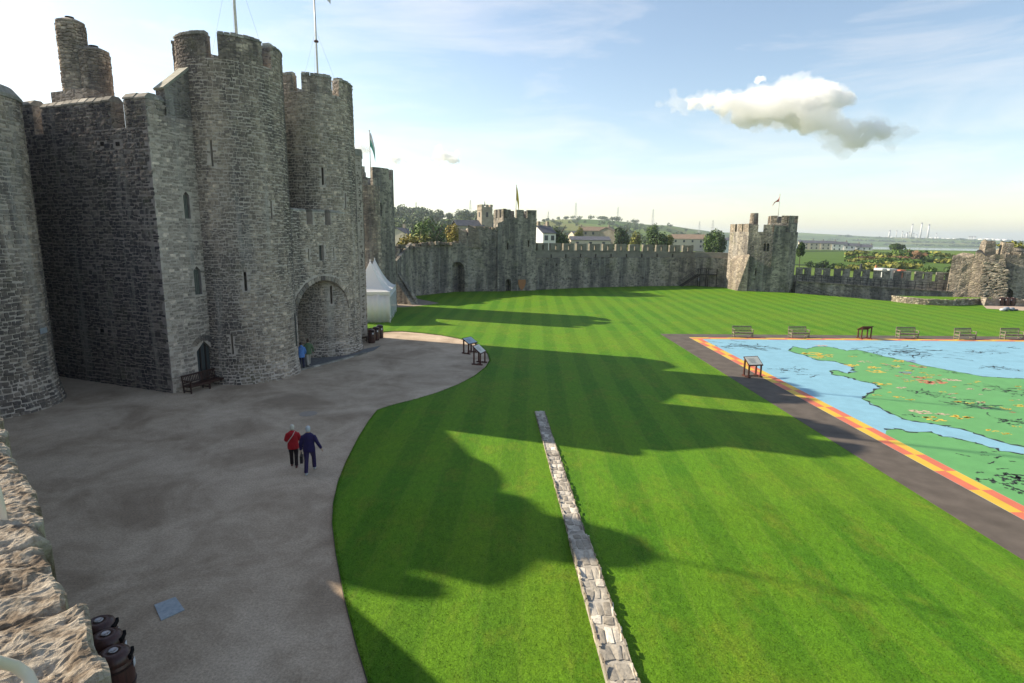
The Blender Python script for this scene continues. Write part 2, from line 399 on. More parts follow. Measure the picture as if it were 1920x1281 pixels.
def make_ground():
    azs = [math.radians(a) for a in np.concatenate([np.arange(-60, 60, 0.5), np.arange(60, 300, 6)])]
    ds = [0.5, 10, 25, 40, 55, 65, 70, 74, 78, 82, 86, 90, 94, 98, 102, 106, 110, 115, 120, 126, 133, 142, 155, 175, 200, 230, 265, 305, 350, 400, 460, 530, 600, 680, 760, 800, 850, 950, 1080, 1220, 1300, 1400, 1550, 1700, 1900, 2150, 2400, 2600, 2800, 3100, 3400, 3600, 3900, 4200, 4800, 6000, 9000]
    mb = MB(); n = len(azs)
    mb.v.append((0, 0, -0.08))
    for D in ds:
        for a in azs:
            x, y = D*math.sin(a), D*math.cos(a); mb.v.append((x, y, terrain(x, y)))
    for j in range(n): mb.f.append((0, 1+(j+1) % n, 1+j))
    for i in range(len(ds)-1):
        for j in range(n):
            k = (j+1) % n; a = 1+i*n; b = a+n; mb.f.append((a+j, a+k, b+k, b+j))
    m, nt, b = nodes_of('fields')
    p = wpos(nt, (1, 1, 0))
    d = N(nt, 'ShaderNodeTexNoise'); d.inputs['Scale'].default_value = 0.004; nt.links.new(p, d.inputs['Vector'])
    va = N(nt, 'ShaderNodeVectorMath', operation='MULTIPLY_ADD'); nt.links.new(d.outputs[1], va.inputs[0]); va.inputs[1].default_value = (70, 70, 0); nt.links.new(p, va.inputs[2])
    v = N(nt, 'ShaderNodeTexVoronoi'); nt.links.new(va.outputs[0], v.inputs['Vector']); v.inputs['Scale'].default_value = 0.0062
    sp = N(nt, 'ShaderNodeSeparateColor'); nt.links.new(v.outputs['Color'], sp.inputs[0])
    c = ramp(nt, sp.outputs[0], [(0.1, (0.055, 0.11, 0.022)), (0.35, (0.11, 0.17, 0.035)), (0.6, (0.075, 0.13, 0.03)), (0.8, (0.17, 0.17, 0.06)), (0.95, (0.06, 0.10, 0.03))]).outputs[0]
    e = N(nt, 'ShaderNodeTexVoronoi'); e.feature = 'DISTANCE_TO_EDGE'; nt.links.new(va.outputs[0], e.inputs['Vector']); e.inputs['Scale'].default_value = 0.0062
    hed = ramp(nt, e.outputs['Distance'], [(0.012, (1, 1, 1)), (0.03, (0, 0, 0))]).outputs[0]
    c = mixc(nt, hed, c, (0.022, 0.042, 0.014))
    c = mixc(nt, 0.5, c, ramp(nt, noise(nt, p, 0.09, 6, 0.65), [(0.3, (0.6, 0.65, 0.5)), (0.7, (1.3, 1.25, 1.2))]).outputs[0], 'MULTIPLY')
    nt.links.new(c, b.inputs['Base Color']); b.inputs['Roughness'].default_value = 0.95; b.inputs['Specular IOR Level'].default_value = 0.1
    g = mb.build('ground', m, None, smooth=True); tag(g, kind='structure')
make_ground()
# ---- estuary water
wm, nt, b = nodes_of('estuary_water'); b.inputs['Base Color'].default_value = (0.10, 0.14, 0.16, 1); b.inputs['Roughness'].default_value = 0.12
bump(nt, noise(nt, wpos(nt), 0.25, 4), b, 0.25, 0.4)
mb = MB(); mb.add([(250, 780, -19.5), (4200, 780, -19.5), (4200, 3200, -19.5), (250, 3200, -19.5)], [(0, 1, 2, 3)])
tag(mb.build('water', wm), kind='structure')
# ---- gravel path inside the gate
pm, nt, b = nodes_of('gravel_path')
n1 = noise(nt, wpos(nt), 0.32, 6, 0.62, 0.6); n2 = noise(nt, wpos(nt), 17, 6, 0.85); n3 = noise(nt, wpos(nt), 1.7, 6, 0.7, 0.4)
c = ramp(nt, n1, [(0.36, (0.31, 0.238, 0.172)), (0.5, (0.44, 0.348, 0.258)), (0.68, (0.55, 0.445, 0.34))]).outputs[0]
c = mixc(nt, 0.55, c, ramp(nt, n3, [(0.3, (0.74, 0.72, 0.69)), (0.7, (1.15, 1.15, 1.15))]).outputs[0], 'MULTIPLY')
c = mixc(nt, 0.65, c, ramp(nt, n2, [(0.34, (0.45, 0.45, 0.45)), (0.5, (1, 1, 1)), (0.66, (1.55, 1.53, 1.5))]).outputs[0], 'MULTIPLY')
nt.links.new(c, b.inputs['Base Color']); b.inputs['Roughness'].default_value = 0.9; b.inputs['Specular IOR Level'].default_value = 0.2
bump(nt, n2, b, 0.7, 0.015)
mb = MB(); mb.prism([(-34, -12), (3, -12), (3, 72), (-34, 72)], -0.3, 0.0)
tag(mb.build('path', pm), kind='structure')
# ---- lawn: a turf slab a few centimetres proud of the path
LAWN_PX = [(690, 1281), (668, 1210), (645, 1120), (630, 1040), (623, 985), (625, 945), (634, 905), (650, 865), (672, 822), (692, 790), (708, 770),
           (740, 760), (780, 750), (820, 738), (860, 722), (890, 706), (910, 690), (918, 677), (914, 664), (903, 652), (885, 643), (858, 635), (825, 629), (790, 625), (755, 622), (735, 622), (712, 624)]
lawn_b = [(-1.2, 5.0)] + [(p.x, p.y) for p in Gp(LAWN_PX)]
lawn_b += [(-12.6, 50.5), (-17.5, 52.0), (-17.5, 66.0), (G(757, 577).x, G(757, 577).y), (G(800, 573).x, G(800, 573).y), (G(826, 569).x, G(826, 569).y), (G(790, 562).x, G(790, 562).y), (G(768, 557).x, G(768, 557).y)]
lawn_b += [(-8.6, 86.6), (-1.5, 88.6), (3.6, 91.2), (12.3, 96.4), (31.0, 103.2), (36.2, 99.6), (43.5, 91.2), (48, 85.5), (52.6, 79.9), (60, 79.2), (66, 78.2), (75, 74), (93, 66), (93, -28), (-1.2, -28)]
gm, nt, b = nodes_of('mown_grass')
p = wpos(nt)
wob = noise(nt, p, 0.35, 2)
sx = N(nt, 'ShaderNodeSeparateXYZ'); nt.links.new(p, sx.inputs[0])
xx = math_(nt, 'ADD', math_(nt, 'ADD', sx.outputs[0], math_(nt, 'MULTIPLY', sx.outputs[1], -0.035)), math_(nt, 'MULTIPLY', wob, 0.25))
st = math_(nt, 'SINE', math_(nt, 'MULTIPLY', xx, 2*math.pi/2.0))
stripe = ramp(nt, math_(nt, 'MULTIPLY_ADD', st, 0.5), [(0.0, (0, 0, 0)), (1.0, (1, 1, 1))])
for nd in nt.nodes:
    if nd.type == 'MATH' and nd.operation == 'MULTIPLY_ADD': nd.inputs[2].default_value = 0.5
stripe.color_ramp.elements[0].position = 0.3; stripe.color_ramp.elements[1].position = 0.7
edge = ramp(nt, math_(nt, 'ABSOLUTE', st), [(0.0, (1, 1, 1)), (0.22, (0, 0, 0))]).outputs[0]
big = noise(nt, p, 0.12, 5, 0.6)
c = mixc(nt, stripe.outputs[0], (0.058, 0.175, 0.009), (0.086, 0.220, 0.012))
c = mixc(nt, math_(nt, 'MULTIPLY', edge, 0.22), c, (0.15, 0.24, 0.04))
c = mixc(nt, ramp(nt, noise(nt, wpos(nt, (1, .6, 1)), 0.7, 7, 0.72), [(0.52, (0, 0, 0)), (0.72, (0.6, 0.6, 0.6))]).outputs[0], c, (0.17, 0.20, 0.025))
c = mixc(nt, ramp(nt, big, [(0.4, (0, 0, 0)), (0.75, (0.55, 0.55, 0.55))]).outputs[0], c, (0.145, 0.22, 0.014))
fine = noise(nt, p, 26, 4, 0.75); fine2 = noise(nt, wpos(nt, (1, .45, 1)), 7, 5, 0.7)
c = mixc(nt, 0.75, c, ramp(nt, fine, [(0.28, (0.40, 0.42, 0.35)), (0.72, (1.55, 1.5, 1.5))]).outputs[0], 'MULTIPLY')
c = mixc(nt, 0.5, c, ramp(nt, fine2, [(0.3, (0.5, 0.58, 0.5)), (0.7, (1.45, 1.38, 1.3))]).outputs[0], 'MULTIPLY')
nt.links.new(c, b.inputs['Base Color']); b.inputs['Roughness'].default_value = 0.75; b.inputs['Specular IOR Level'].default_value = 0.12
bump(nt, math_(nt, 'ADD', fine, fine2), b, 0.9, 0.03)
M_GRASS = gm
mb = MB(); mb.prism(lawn_b, -0.2, 0.05)
lawn = mb.build('lawn', gm); tag(lawn, kind='structure')
# ragged turf lip and blades along the edge of the path
def grass_blades():
    r = random.Random(3); V = []; Fc = []
    def blade(x, y, h, w):
        a = r.uniform(0, 6.28); lx, ly = r.gauss(0, .35)*h, r.gauss(0, .35)*h; o = len(V)
        V.extend([(x-math.cos(a)*w, y-math.sin(a)*w, 0.045), (x+math.cos(a)*w, y+math.sin(a)*w, 0.045), (x+lx, y+ly, 0.045+h)]); Fc.append((o, o+1, o+2))
    edge_pts = [Vector((x, y)) for x, y in lawn_b[:28]]
    for a, b_ in zip(edge_pts, edge_pts[1:]):
        L = (b_-a).length
        for i in range(int(L*150)):
            q = a+(b_-a)*r.random(); o = abs(r.gauss(0, .05)); t = (b_-a).normalized()
            blade(q.x+t.y*o*(1), q.y-t.x*o*(1), r.uniform(.03, .075), .006)
    for i in range(70000):                       # near turf, where single blades start to show
        y = 6.5+11*r.random()**1.6; x = r.uniform(-6, 12)
        u = x/y
        if u > 1.0: continue
        blade(x, y, r.uniform(.025, .055), .006)
    return V, Fc
def point_in(poly, x, y):
    ins = False; n = len(poly)
    for i in range(n):
        x0, y0 = poly[i]; x1, y1 = poly[(i+1) % n]
        if (y0 > y) != (y1 > y) and x < (x1-x0)*(y-y0)/(y1-y0)+x0: ins = not ins
    return ins
V_, F_ = grass_blades()
keepf = [f for f in F_ if point_in(lawn_b, V_[f[0]][0], V_[f[0]][1])]
me = bpy.data.meshes.new('grass'); me.from_pydata(V_, [], keepf); me.materials.append(gm); me.update()
b_ = bmesh.new(); b_.from_mesh(me); bmesh.ops.delete(b_, geom=[v for v in b_.verts if not v.link_faces], context='VERTS'); b_.to_mesh(me); b_.free()
go = bpy.data.objects.new('grass', me); COL.objects.link(go); tag(go, 'short green grass blades along the path edge and near turf', 'grass', kind='stuff')
# thin dark steel edging where the path meets the turf
mb = MB()
pts = [Vector((x, y, 0.012)) for x, y in lawn_b[1:28]]
for a, b2 in zip(pts, pts[1:]): mb.bar(a, b2, 0.03, 0.05)
e = mb.build('path_edging', pmat('edging', (0.07, 0.06, 0.05), (0.12, 0.11, 0.09), 5)); tag(e, 'thin dark edging strip between gravel path and lawn', 'edging')
# pale worn path by the stair foot
mb = MB(); mb.prism([(G(u, v).x, G(u, v).y) for u, v in ((745, 580), (757, 577), (800, 573), (826, 569), (790, 562), (768, 557), (745, 560))], -0.1, 0.02)
tag(mb.build('stair_path', pmat('worn_earth', (0.20, 0.165, 0.13), (0.30, 0.25, 0.20), 2, 0.95)), kind='structure')
# ---- painted map floor
MO = Vector((15.1, 48.9)); E1 = Vector((0.99978, 0.0208)); E2 = Vector((0.0208, -0.99978)); MW, MH = 36.0, 40.0
def mp(a, b_): q = MO+E1*a+E2*b_; return (q.x, q.y)
def to_map(u, v): q = G(u, v, 0.06); w = Vector((q.x, q.y))-MO; return (w.dot(E1), w.dot(E2))
def sheet(polys, z, name, mat, parent, th=0.003):
    mb = MB()
    for pl in polys: mb.prism([mp(*q) for q in pl], z-th, z)
    return mb.build(name, mat, parent)
def paint(name, c, rough=0.55):
    m, nt, b = nodes_of(name)
    n = noise(nt, wpos(nt), 1.1, 6, 0.7); k = ramp(nt, n, [(0.3, tuple(x*0.84 for x in c)), (0.65, c)]).outputs[0]
    w = ramp(nt, noise(nt, wpos(nt), 6.5, 6, 0.75), [(0.66, (0, 0, 0)), (0.78, (0.5, 0.5, 0.5))]).outputs[0]
    k = mixc(nt, w, k, (0.16, 0.15, 0.14))
    nt.links.new(k, b.inputs['Base Color']); b.inputs['Roughness'].default_value = rough; b.inputs['Specular IOR Level'].default_value = 0.25
    return m
asp = pmat('tarmac', (0.072, 0.060, 0.050), (0.118, 0.099, 0.084), 1.2, 0.85, 0.5, 0.01)
mapf = MB().prism([mp(-2.0, -1.75), mp(MW+2, -1.75), mp(MW+2, MH+2), mp(-2.0, MH+2)], -0.1, 0.058).build('map_floor', asp); tag(mapf, kind='structure')
sheet([[(0, 0), (MW, 0), (MW, MH), (0, MH)]], 0.063, 'sea_paint', paint('map_blue', (0.20, 0.41, 0.52)), mapf)
ZS = 2.743
def zmap(pts): return [to_map(1220+x/ZS, 590+y/ZS) for x, y in pts]
BW = 0.42                                       # one row of the border
land = zmap([(705, 185), (740, 165), (800, 178), (850, 165), (910, 165), (960, 175), (1010, 186), (1060, 180), (1120, 195), (1200, 215), (1300, 235), (1400, 262), (1500, 280), (1600, 300), (1700, 318), (1800, 325), (1920, 331)]) \
    + [(MW-4, 13.5), (MW-2*BW, 15), (MW-2*BW, 26), (MW-6, 25)] + zmap([(1920, 684), (1800, 655), (1700, 622), (1600, 590), (1500, 570), (1440, 560), (1340, 548), (1280, 530), (1200, 490), (1130, 455), (1085, 435), (1110, 410), (1150, 388), (1185, 375), (1150, 355), (1100, 348), (1040, 330), (1000, 320), (940, 310), (915, 290), (960, 288), (1010, 303), (1062, 296), (1030, 287), (1045, 275), (1000, 258), (940, 240), (860, 235), (800, 210), (750, 200)])
south = zmap([(1212, 596), (1260, 587), (1330, 602), (1450, 607), (1500, 627), (1600, 642), (1700, 667), (1800, 702), (1920, 718)]) + [(MW-8, 30), (MW-2*BW, 31), (MW-2*BW, MH-2*BW), (2*BW+0.02, MH-2*BW)]
south.append((2*BW+0.02, south[0][1]+0.5))
grn = paint('map_green', (0.105, 0.32, 0.105))
sheet([land], 0.067, 'land_paint', grn, mapf); sheet([south], 0.067, 'land_paint', grn, mapf)
# border of red and yellow cells, two rows
redc, yelc = [], []
CL_ = 1.63
def cells(n, f):
    for i in range(n):
        for row in (0, 1):
            (redc if (i+row) % 2 else yelc).append(f(i, row))
cells(int(MW/CL_), lambda i, r_: [(i*CL_+.0, r_*BW), ((i+1)*CL_, r_*BW), ((i+1)*CL_, (r_+1)*BW), (i*CL_, (r_+1)*BW)])
cells(int((MH-2*BW)/CL_), lambda i, r_: [(r_*BW, 2*BW+i*CL_), ((r_+1)*BW, 2*BW+i*CL_), ((r_+1)*BW, 2*BW+(i+1)*CL_), (r_*BW, 2*BW+(i+1)*CL_)])
sheet(redc, 0.070, 'border_paint', paint('map_red', (0.58, 0.15, 0.085)), mapf); sheet(yelc, 0.070, 'border_paint', paint('map_yellow', (0.62, 0.41, 0.05)), mapf)
# ink: coast lines and drawings, towns in yellow, red, pink and purple
def ribbon(mb, pts, w, z):
    P = [Vector(mp(*q)) for q in pts]; o = len(mb.v); n = len(P)
    for i, p_ in enumerate(P):
        t = (P[min(i+1, n-1)]-P[max(i-1, 0)]); t = t.normalized() if t.length > 1e-6 else Vector((1, 0)); s_ = Vector((-t.y, t.x)); ww = w*(0.55+0.45*math.sin(i*1.7)) if n > 3 else w
        mb.v += [(p_.x+s_.x*ww/2, p_.y+s_.y*ww/2, z), (p_.x-s_.x*ww/2, p_.y-s_.y*ww/2, z)]
    for i in range(n-1): mb.f.append((o+2*i, o+2*i+1, o+2*i+3, o+2*i+2))
def jag(pts, k=3, amp=.10, r=random.Random(2)):
    out = []
    for a, b2 in zip(pts, pts[1:]):
        for i in range(k):
            t = i/k; out.append((a[0]+(b2[0]-a[0])*t+r.gauss(0, amp), a[1]+(b2[1]-a[1])*t+r.gauss(0, amp)))
    return out+[pts[-1]]
ink = MB(); r = random.Random(12)
ribbon(ink, jag(land[:17], 4, .07), 0.16, 0.0715); ribbon(ink, jag(land[21:], 4, .07)+[land[0]], 0.20, 0.0715); ribbon(ink, jag(south[:9], 4, .08), 0.18, 0.0715)
def doodle(cu, cv, du, dv, n, seed, wd=0.06):
    rr = random.Random(seed); ca, cb = zmap([(cu, cv)])[0]; ea, eb = zmap([(cu+du, cv)])[0]; fa, fb = zmap([(cu, cv+dv)])[0]
    ra = abs(ea-ca); rb = abs(fb-cb)
    for i in range(n):
        a = ca+rr.gauss(0, .45)*ra; b2 = cb+rr.gauss(0, .4)*rb; th = rr.uniform(-.5, .5)+(math.pi if rr.random() < .5 else 0); L = rr.uniform(.25, .9)*ra*.6; cur = rr.uniform(-1.2, 1.2)
        pts = []
        for k in range(9):
            pts.append((a, b2)); a += math.cos(th)*L/8; b2 += math.sin(th)*L/8*(rb/ra*1.5 if ra else 1); th += cur/8
        pts = [(max(2*BW+.1, min(MW-2*BW, q[0])), max(2*BW+.1, q[1])) for q in pts]
        ribbon(ink, pts, wd*1.5*rr.uniform(.6, 1.5), 0.0718)
for a in [(470, 165, 150, 28, 46, 1), (1310, 190, 210, 38, 60, 2), (1700, 195, 110, 18, 16, 3), (740, 287, 110, 25, 20, 4), (1790, 275, 110, 22, 18, 5), (1440, 412, 100, 32, 30, 6), (1650, 460, 120, 40, 38, 7), (1830, 390, 110, 40, 34, 8), (1850, 550, 110, 24, 26, 9),
          (1560, 300, 60, 12, 8, 10), (1290, 270, 90, 20, 10, 12), (1100, 205, 60, 12, 8, 13), (1330, 520, 50, 14, 8, 14), (1860, 170, 60, 10, 8, 15)]: doodle(*a)
doodle(1850, 850, 150, 60, 30, 16, .09); doodle(1750, 735, 120, 40, 8, 17, .06); doodle(1890, 900, 60, 30, 10, 19, .14)
ink.build('ink_paint', paint('map_ink', (0.022, 0.024, 0.024)), mapf)
towns = {'yellow': ((0.70, 0.46, 0.06), [(830, 200, 60), (900, 212, 55), (860, 222, 40), (1040, 262, 45), (1150, 272, 45), (1160, 294, 45), (1270, 240, 45), (1200, 357, 50), (1160, 415, 25), (1275, 425, 28), (1340, 440, 26), (1440, 537, 65), (1600, 527, 65), (1750, 597, 34), (1825, 613, 28), (1900, 470, 36), (1040, 216, 22), (1230, 400, 15)]),
         'red': ((0.60, 0.17, 0.11), [(1370, 267, 45), (1370, 325, 45), (1450, 345, 75), (1480, 350, 40), (1420, 352, 40)]),
         'pink': ((0.62, 0.42, 0.33), [(1100, 243, 32), (1390, 502, 60), (1545, 338, 45), (1500, 513, 40), (880, 160, 30), (1295, 378, 30), (1640, 383, 25), (1720, 483, 22)]),
         'purple': ((0.25, 0.19, 0.42), [(1310, 298, 36), (1340, 240, 32)])}
rt_ = random.Random(31)
for k_, n_ in (('yellow', 26), ('pink', 16), ('red', 5)):
    for i in range(n_):
        t_ = rt_.random(); towns[k_][1].append((1180+t_*720, 235+t_*120+rt_.uniform(10, 60+t_*170), rt_.uniform(10, 26)))
for k, (c, lst) in towns.items():
    mb = MB(); rr = random.Random(len(k))
    for x, y, w in lst:
        ca, cb = zmap([(x, y)])[0]; ra = abs(zmap([(x+w, y)])[0][0]-ca)
        for q in range(11):
            a = ca+rr.uniform(-.75, .75)*ra; b2 = cb+rr.uniform(-.5, .5)*ra; s1, s2 = ra*rr.uniform(.16, .36), ra*rr.uniform(.10, .20)
            pl = [(a+s1*math.cos(t)*rr.uniform(.6, 1.2), b2+s2*math.sin(t)*rr.uniform(.6, 1.2)) for t in (0.3, 1.2, 2.2, 3.3, 4.2, 5.4)]
            mb.prism([mp(*q_) for q_ in pl], 0.0700, 0.0728)
            ribbon(mb, [], .03, .07) if False else None
    mb.build('town_paint', paint('map_'+k, c), mapf)
# ================================================================ CASTLE
def V2(p): return Vector((p[0], p[1]))
def solid(c, prof, n=48):
    mb = MB(); o = 0
    for r, z in prof:
        for j in range(n):
            a = 2*math.pi*j/n; mb.v.append((c[0]+r*math.cos(a), c[1]+r*math.sin(a), z))
    for i in range(len(prof)-1):
        for j in range(n):
            k = (j+1) % n; mb.f.append((i*n+j, i*n+k, (i+1)*n+k, (i+1)*n+j))
    mb.f.append(tuple(reversed(range(n)))); mb.f.append(tuple((len(prof)-1)*n+j for j in range(n)))
    return mb
def opening_box(p, n, w, h, depth=0.7):
    t = Vector((-n.y, n.x, 0)); c = Vector((p.x, p.y, p.z)) - n*(depth/2-0.25)
    return MB().box(c, (w, depth+0.5, h), math.atan2(t.y, t.x))
def mask_open(path, ops):
    def f(s, z, hw, hh):
        p, n = path(s, z)
        for q, ow, oh in ops:
            if abs(z-q.z) < oh+hh*0.5 and math.hypot(p.x-q.x, p.y-q.y) < ow+hw*0.62: return False
        return True
    return f
def both(m1, m2): return lambda *a: m1(*a) and m2(*a)
def slit_px(u, v0, v1, hit, w=0.13):
    a, na = hit(u, v0); b2, nb = hit(u+(v1-v0)*0.07, v1); c = (a+b2)/2
    return c, nb, w, abs(a.z-b2.z)
def hitT(c, r):
    def f(u, v):
        p = hit_cyl(u, v, c, r); n = Vector((p.x-c[0], p.y-c[1], 0)).normalized(); return p, n
    return f
def hitP(p0, n):
    n3 = Vector((n[0], n[1], 0)).normalized()
    return lambda u, v: (hit_plane(u, v, (p0[0], p0[1], 0), n3), n3)
def coping(mb, a, b2, wd, z, h=0.28, over=0.06):
    """weathered saddle coping from a to b2 (plan), on top of a merlon"""
    a = V2(a); b2 = V2(b2); t = (b2-a).normalized(); s_ = Vector((-t.y, t.x)); a = a-t*over; b2 = b2+t*over
    P = []
    for q in (a, b2):
        for o, zz in ((-wd/2-over, 0), (wd/2+over, 0), (wd/2+over, .08), (wd*0.22, h), (-wd*0.22, h), (-wd/2-over, .08)): P.append((q.x+s_.x*o, q.y+s_.y*o, z+zz))
    mb.add(P, [(5, 4, 3, 2, 1, 0), (6, 7, 8, 9, 10, 11)]+[(i, (i+1) % 6, 6+(i+1) % 6, 6+i) for i in range(6)])
# ---------------------------------------------------------------- gatehouse: two drum towers and the great arch
gate = empty('gatehouse', (0, 0, 0), 0, 'tall grey stone gatehouse with twin drum towers and a deep arched gate', 'gatehouse')
C1, R1 = (-15.9, 34.6), 2.72; C2, R2 = (-13.93, 42.05), 2.75
PA, PB = Vector((-13.6, 35.8)), Vector((-11.42, 40.93)); AT = (PB-PA).normalized(); AN = Vector((AT.y, -AT.x))
gate_stones = []
def drum(c, r, ztop, zpar, m0, nm, mw, slits, arc_c, seed, name):
    rf = lambda z: r + 0.16*max(0, 1-z/1.2)**2 + 0.0*z
    body = solid(c, [(r+0.18, -0.4), (r+0.16, 0.0), (r+0.05, 0.6), (r, 1.3), (r, zpar)], 64).build(name, M_MORTAR, gate)
    cuts, ops = [], []
    h = hitT(c, r)
    for u, v0, v1, w in slits:
        p, n, w_, hh = slit_px(u, v0, v1, h, w); cuts.append(opening_box(p, n, w_, hh, 0.9)); ops.append((p, w_/2+.02, hh/2+.02))
    # hollow top behind the parapet
    cuts.append(solid(c, [(r-0.7, zpar-0.9), (r-0.7, zpar+0.5)], 40))
    boolean_cut(body, cuts)
    for sl in ops: pass
    path = cyl_path(c, rf, arc_c-math.radians(105)); L = r*math.radians(210)
    def merl(s, z, hw, hh):
        if z+hh < zpar: return True
        a = (arc_c-math.radians(105)+s/r-m0) % (2*math.pi/nm); e = hw/r
        return e*.5 < a < math.radians(mw)-e*.5 and z+hh < ztop-0.1
    gate_stones.extend(lay_stones(path, L, 0.0, ztop, both(mask_open(path, ops), merl), seed=seed))
    for i in range(nm):
        a0 = m0+i*2*math.pi/nm; a1 = a0+math.radians(mw)
        mo = MB().arc(c, r-0.62, r, a0, a1, zpar-0.02, ztop-0.12, 10).build('merlon', M_WALL, body)
        mb = MB()
        nseg = 7
        for k in range(nseg):                                       # coping stones
            b0 = a0+(a1-a0)*k/nseg+0.006; b1 = a0+(a1-a0)*(k+1)/nseg-0.006; q = rnd.uniform(-.03, .03)
            mb.arc(c, r-0.68, r+0.06, b0, b1, ztop-0.12, ztop-0.02+q, 2); mb.arc(c, r-0.52, r-0.10, b0, b1, ztop-0.02+q, ztop+0.10+q, 2)
        mb.build('coping', M_COPING, mo)
    return body
S1 = [(395, 263, 312, .12), (508, 377, 412, .11), (459, 510, 546, .14), (434, 627, 665, .12)]
S2 = [(604, 314, 347, .14), (647, 362, 391, .12), (657, 470, 500, .12), (620, 536, 570, .14)]
t1 = drum(C1, R1, 18.5, 17.25, math.radians(-76), 6, 47, S1, math.radians(-65), 11, 'drum_tower')
t2 = drum(C2, R2, 18.45, 17.35, math.radians(-83), 7, 40, S2, math.radians(-55), 12, 'drum_tower')
# arch wall between the drums
LA = (PB-PA).length; EXT = 0.55
def apt(s, off=0.0): q = PA+AT*s-AN*off; return (q.x, q.y)
aw = MB().prism([apt(-1.2), apt(LA+EXT), apt(LA+EXT, 1.3), apt(-1.2, 1.3)], -0.3, 9.0).build('arch_wall', M_MORTAR, gate)
sc_, hw_, zs, zc = 2.78, 2.47, 3.35, 5.42
def arch_poly(hw, rise, zb, zsp, n=14):
    pts = [(-hw, zb), (hw, zb)]
    for i in range(n+1):
        a = math.pi*i/n; pts.append((hw*math.cos(a), zsp+rise*math.sin(a)))
    return pts
def arch_cut(s_mid, hw, rise, zb, zsp, d0, d1, n=16):
    pl = arch_poly(hw, rise, zb, zsp, n); mb = MB(); k = len(pl)
    for d in (d0, d1):
        for s_, z in pl: x, y = apt(s_mid+s_, d); mb.v.append((x, y, z))
    mb.f.append(tuple(range(k))); mb.f.append(tuple(reversed(range(k, 2*k))))
    for i in range(k): j = (i+1) % k; mb.f.append((i, k+i, k+j, j))
    return mb
hA = hitP(apt(0), AN)
cutsA = [arch_cut(sc_, hw_, zc-zs, -0.6, zs, -0.6, 2.0)]
opsA = []
for u, v0, v1, w in [(578, 467, 489, .10), (625, 464, 485, .09), (602, 460, 489, .48)]:
    p, n, w_, hh = slit_px(u, v0, v1, hA, w); cutsA.append(opening_box(p, n, w_, hh, 0.5)); opsA.append((p, w_/2+.03, hh/2+.03))
boolean_cut(aw, cutsA)
p, n = hA(602.5, 474.5)
wf = MB().box(p-n*0.22, (0.46, 0.05, 0.98), math.atan2(AT.y, AT.x)).build('window', pmat('lead_glass', (0.10, 0.10, 0.085), (0.17, 0.17, 0.14), 12, 0.35), gate)
mb = MB()
for k in (-1, 0, 1): mb.box(p-n*0.19+Vector((AT.x, AT.y, 0))*k*0.15, (0.03, 0.03, 0.98), math.atan2(AT.y, AT.x))
for k in range(-3, 4): mb.box(p-n*0.188+Vector((0, 0, k*.14)), (0.46, 0.02, 0.018), math.atan2(AT.y, AT.x))
mb.build('lead_bars', flat('lead', (0.05, 0.05, 0.05)), wf)
lpA = line_path(apt(0), apt(LA), Vector((AN.x, AN.y, 0)))
def in_arch(s, z, hw, hh):
    for du in (-hw*.8, 0, hw*.8):
        x = abs(s+du-sc_); zl = z-hh*.8
        if x < hw_+.36 and zl < zs + (zc-zs+.38)*math.sqrt(max(0, 1-(x/(hw_+.36))**2)): return False
    return True
def notch(s, z, hw, hh): return z < 9.0 or all(abs(s-q) > .28+hw*.8 for q in (1.85, 3.55))
gate_stones += lay_stones(lpA, LA+EXT, 0.0, 9.78, both(both(mask_open(lpA, opsA), in_arch), notch), seed=21, hh=(.09, .18), ww=(.14, .36))
for a, b2 in ((-1.2, 1.57), (2.13, 3.27), (3.83, LA+EXT)):          # low battlement over the arch
    m_ = MB().prism([apt(a, 0.002), apt(b2, 0.002), apt(b2, .55), apt(a, .55)], 8.99, 9.8).build('merlon', M_MORTAR, aw)
    mb = MB(); k = max(2, int((b2-a)/.5))
    for i in range(k): coping(mb, apt(a+(b2-a)*i/k+.01, .27), apt(a+(b2-a)*(i+1)/k-.01, .27), .55, 9.8+rnd.uniform(-.01, .02), .16, 0.0)
    mb.build('coping', M_COPING, m_)
nv = 25                                                              # dressed stones of the arch ring
for i in range(nv):
    a0 = math.pi*(i+.06)/nv; a1 = math.pi*(i+.94)/nv; mb = MB(); P = []
    ro = 0.30+rnd.uniform(-.03, .06)
    for d in (-0.05-rnd.uniform(0, .02), 0.4):
        for a, e in ((a0, 0), (a1, 0), (a1, ro), (a0, ro)):
            x, y = apt(sc_+(hw_+e)*math.cos(a), d); P.append((x, y, zs+(zc-zs+e)*math.sin(a)))
    mb.add(P, [(0, 1, 2, 3), (7, 6, 5, 4), (0, 4, 5, 1), (1, 5, 6, 2), (2, 6, 7, 3), (3, 7, 4, 0)]); mb.build('voussoir', M_STONE, gate, fix=True)
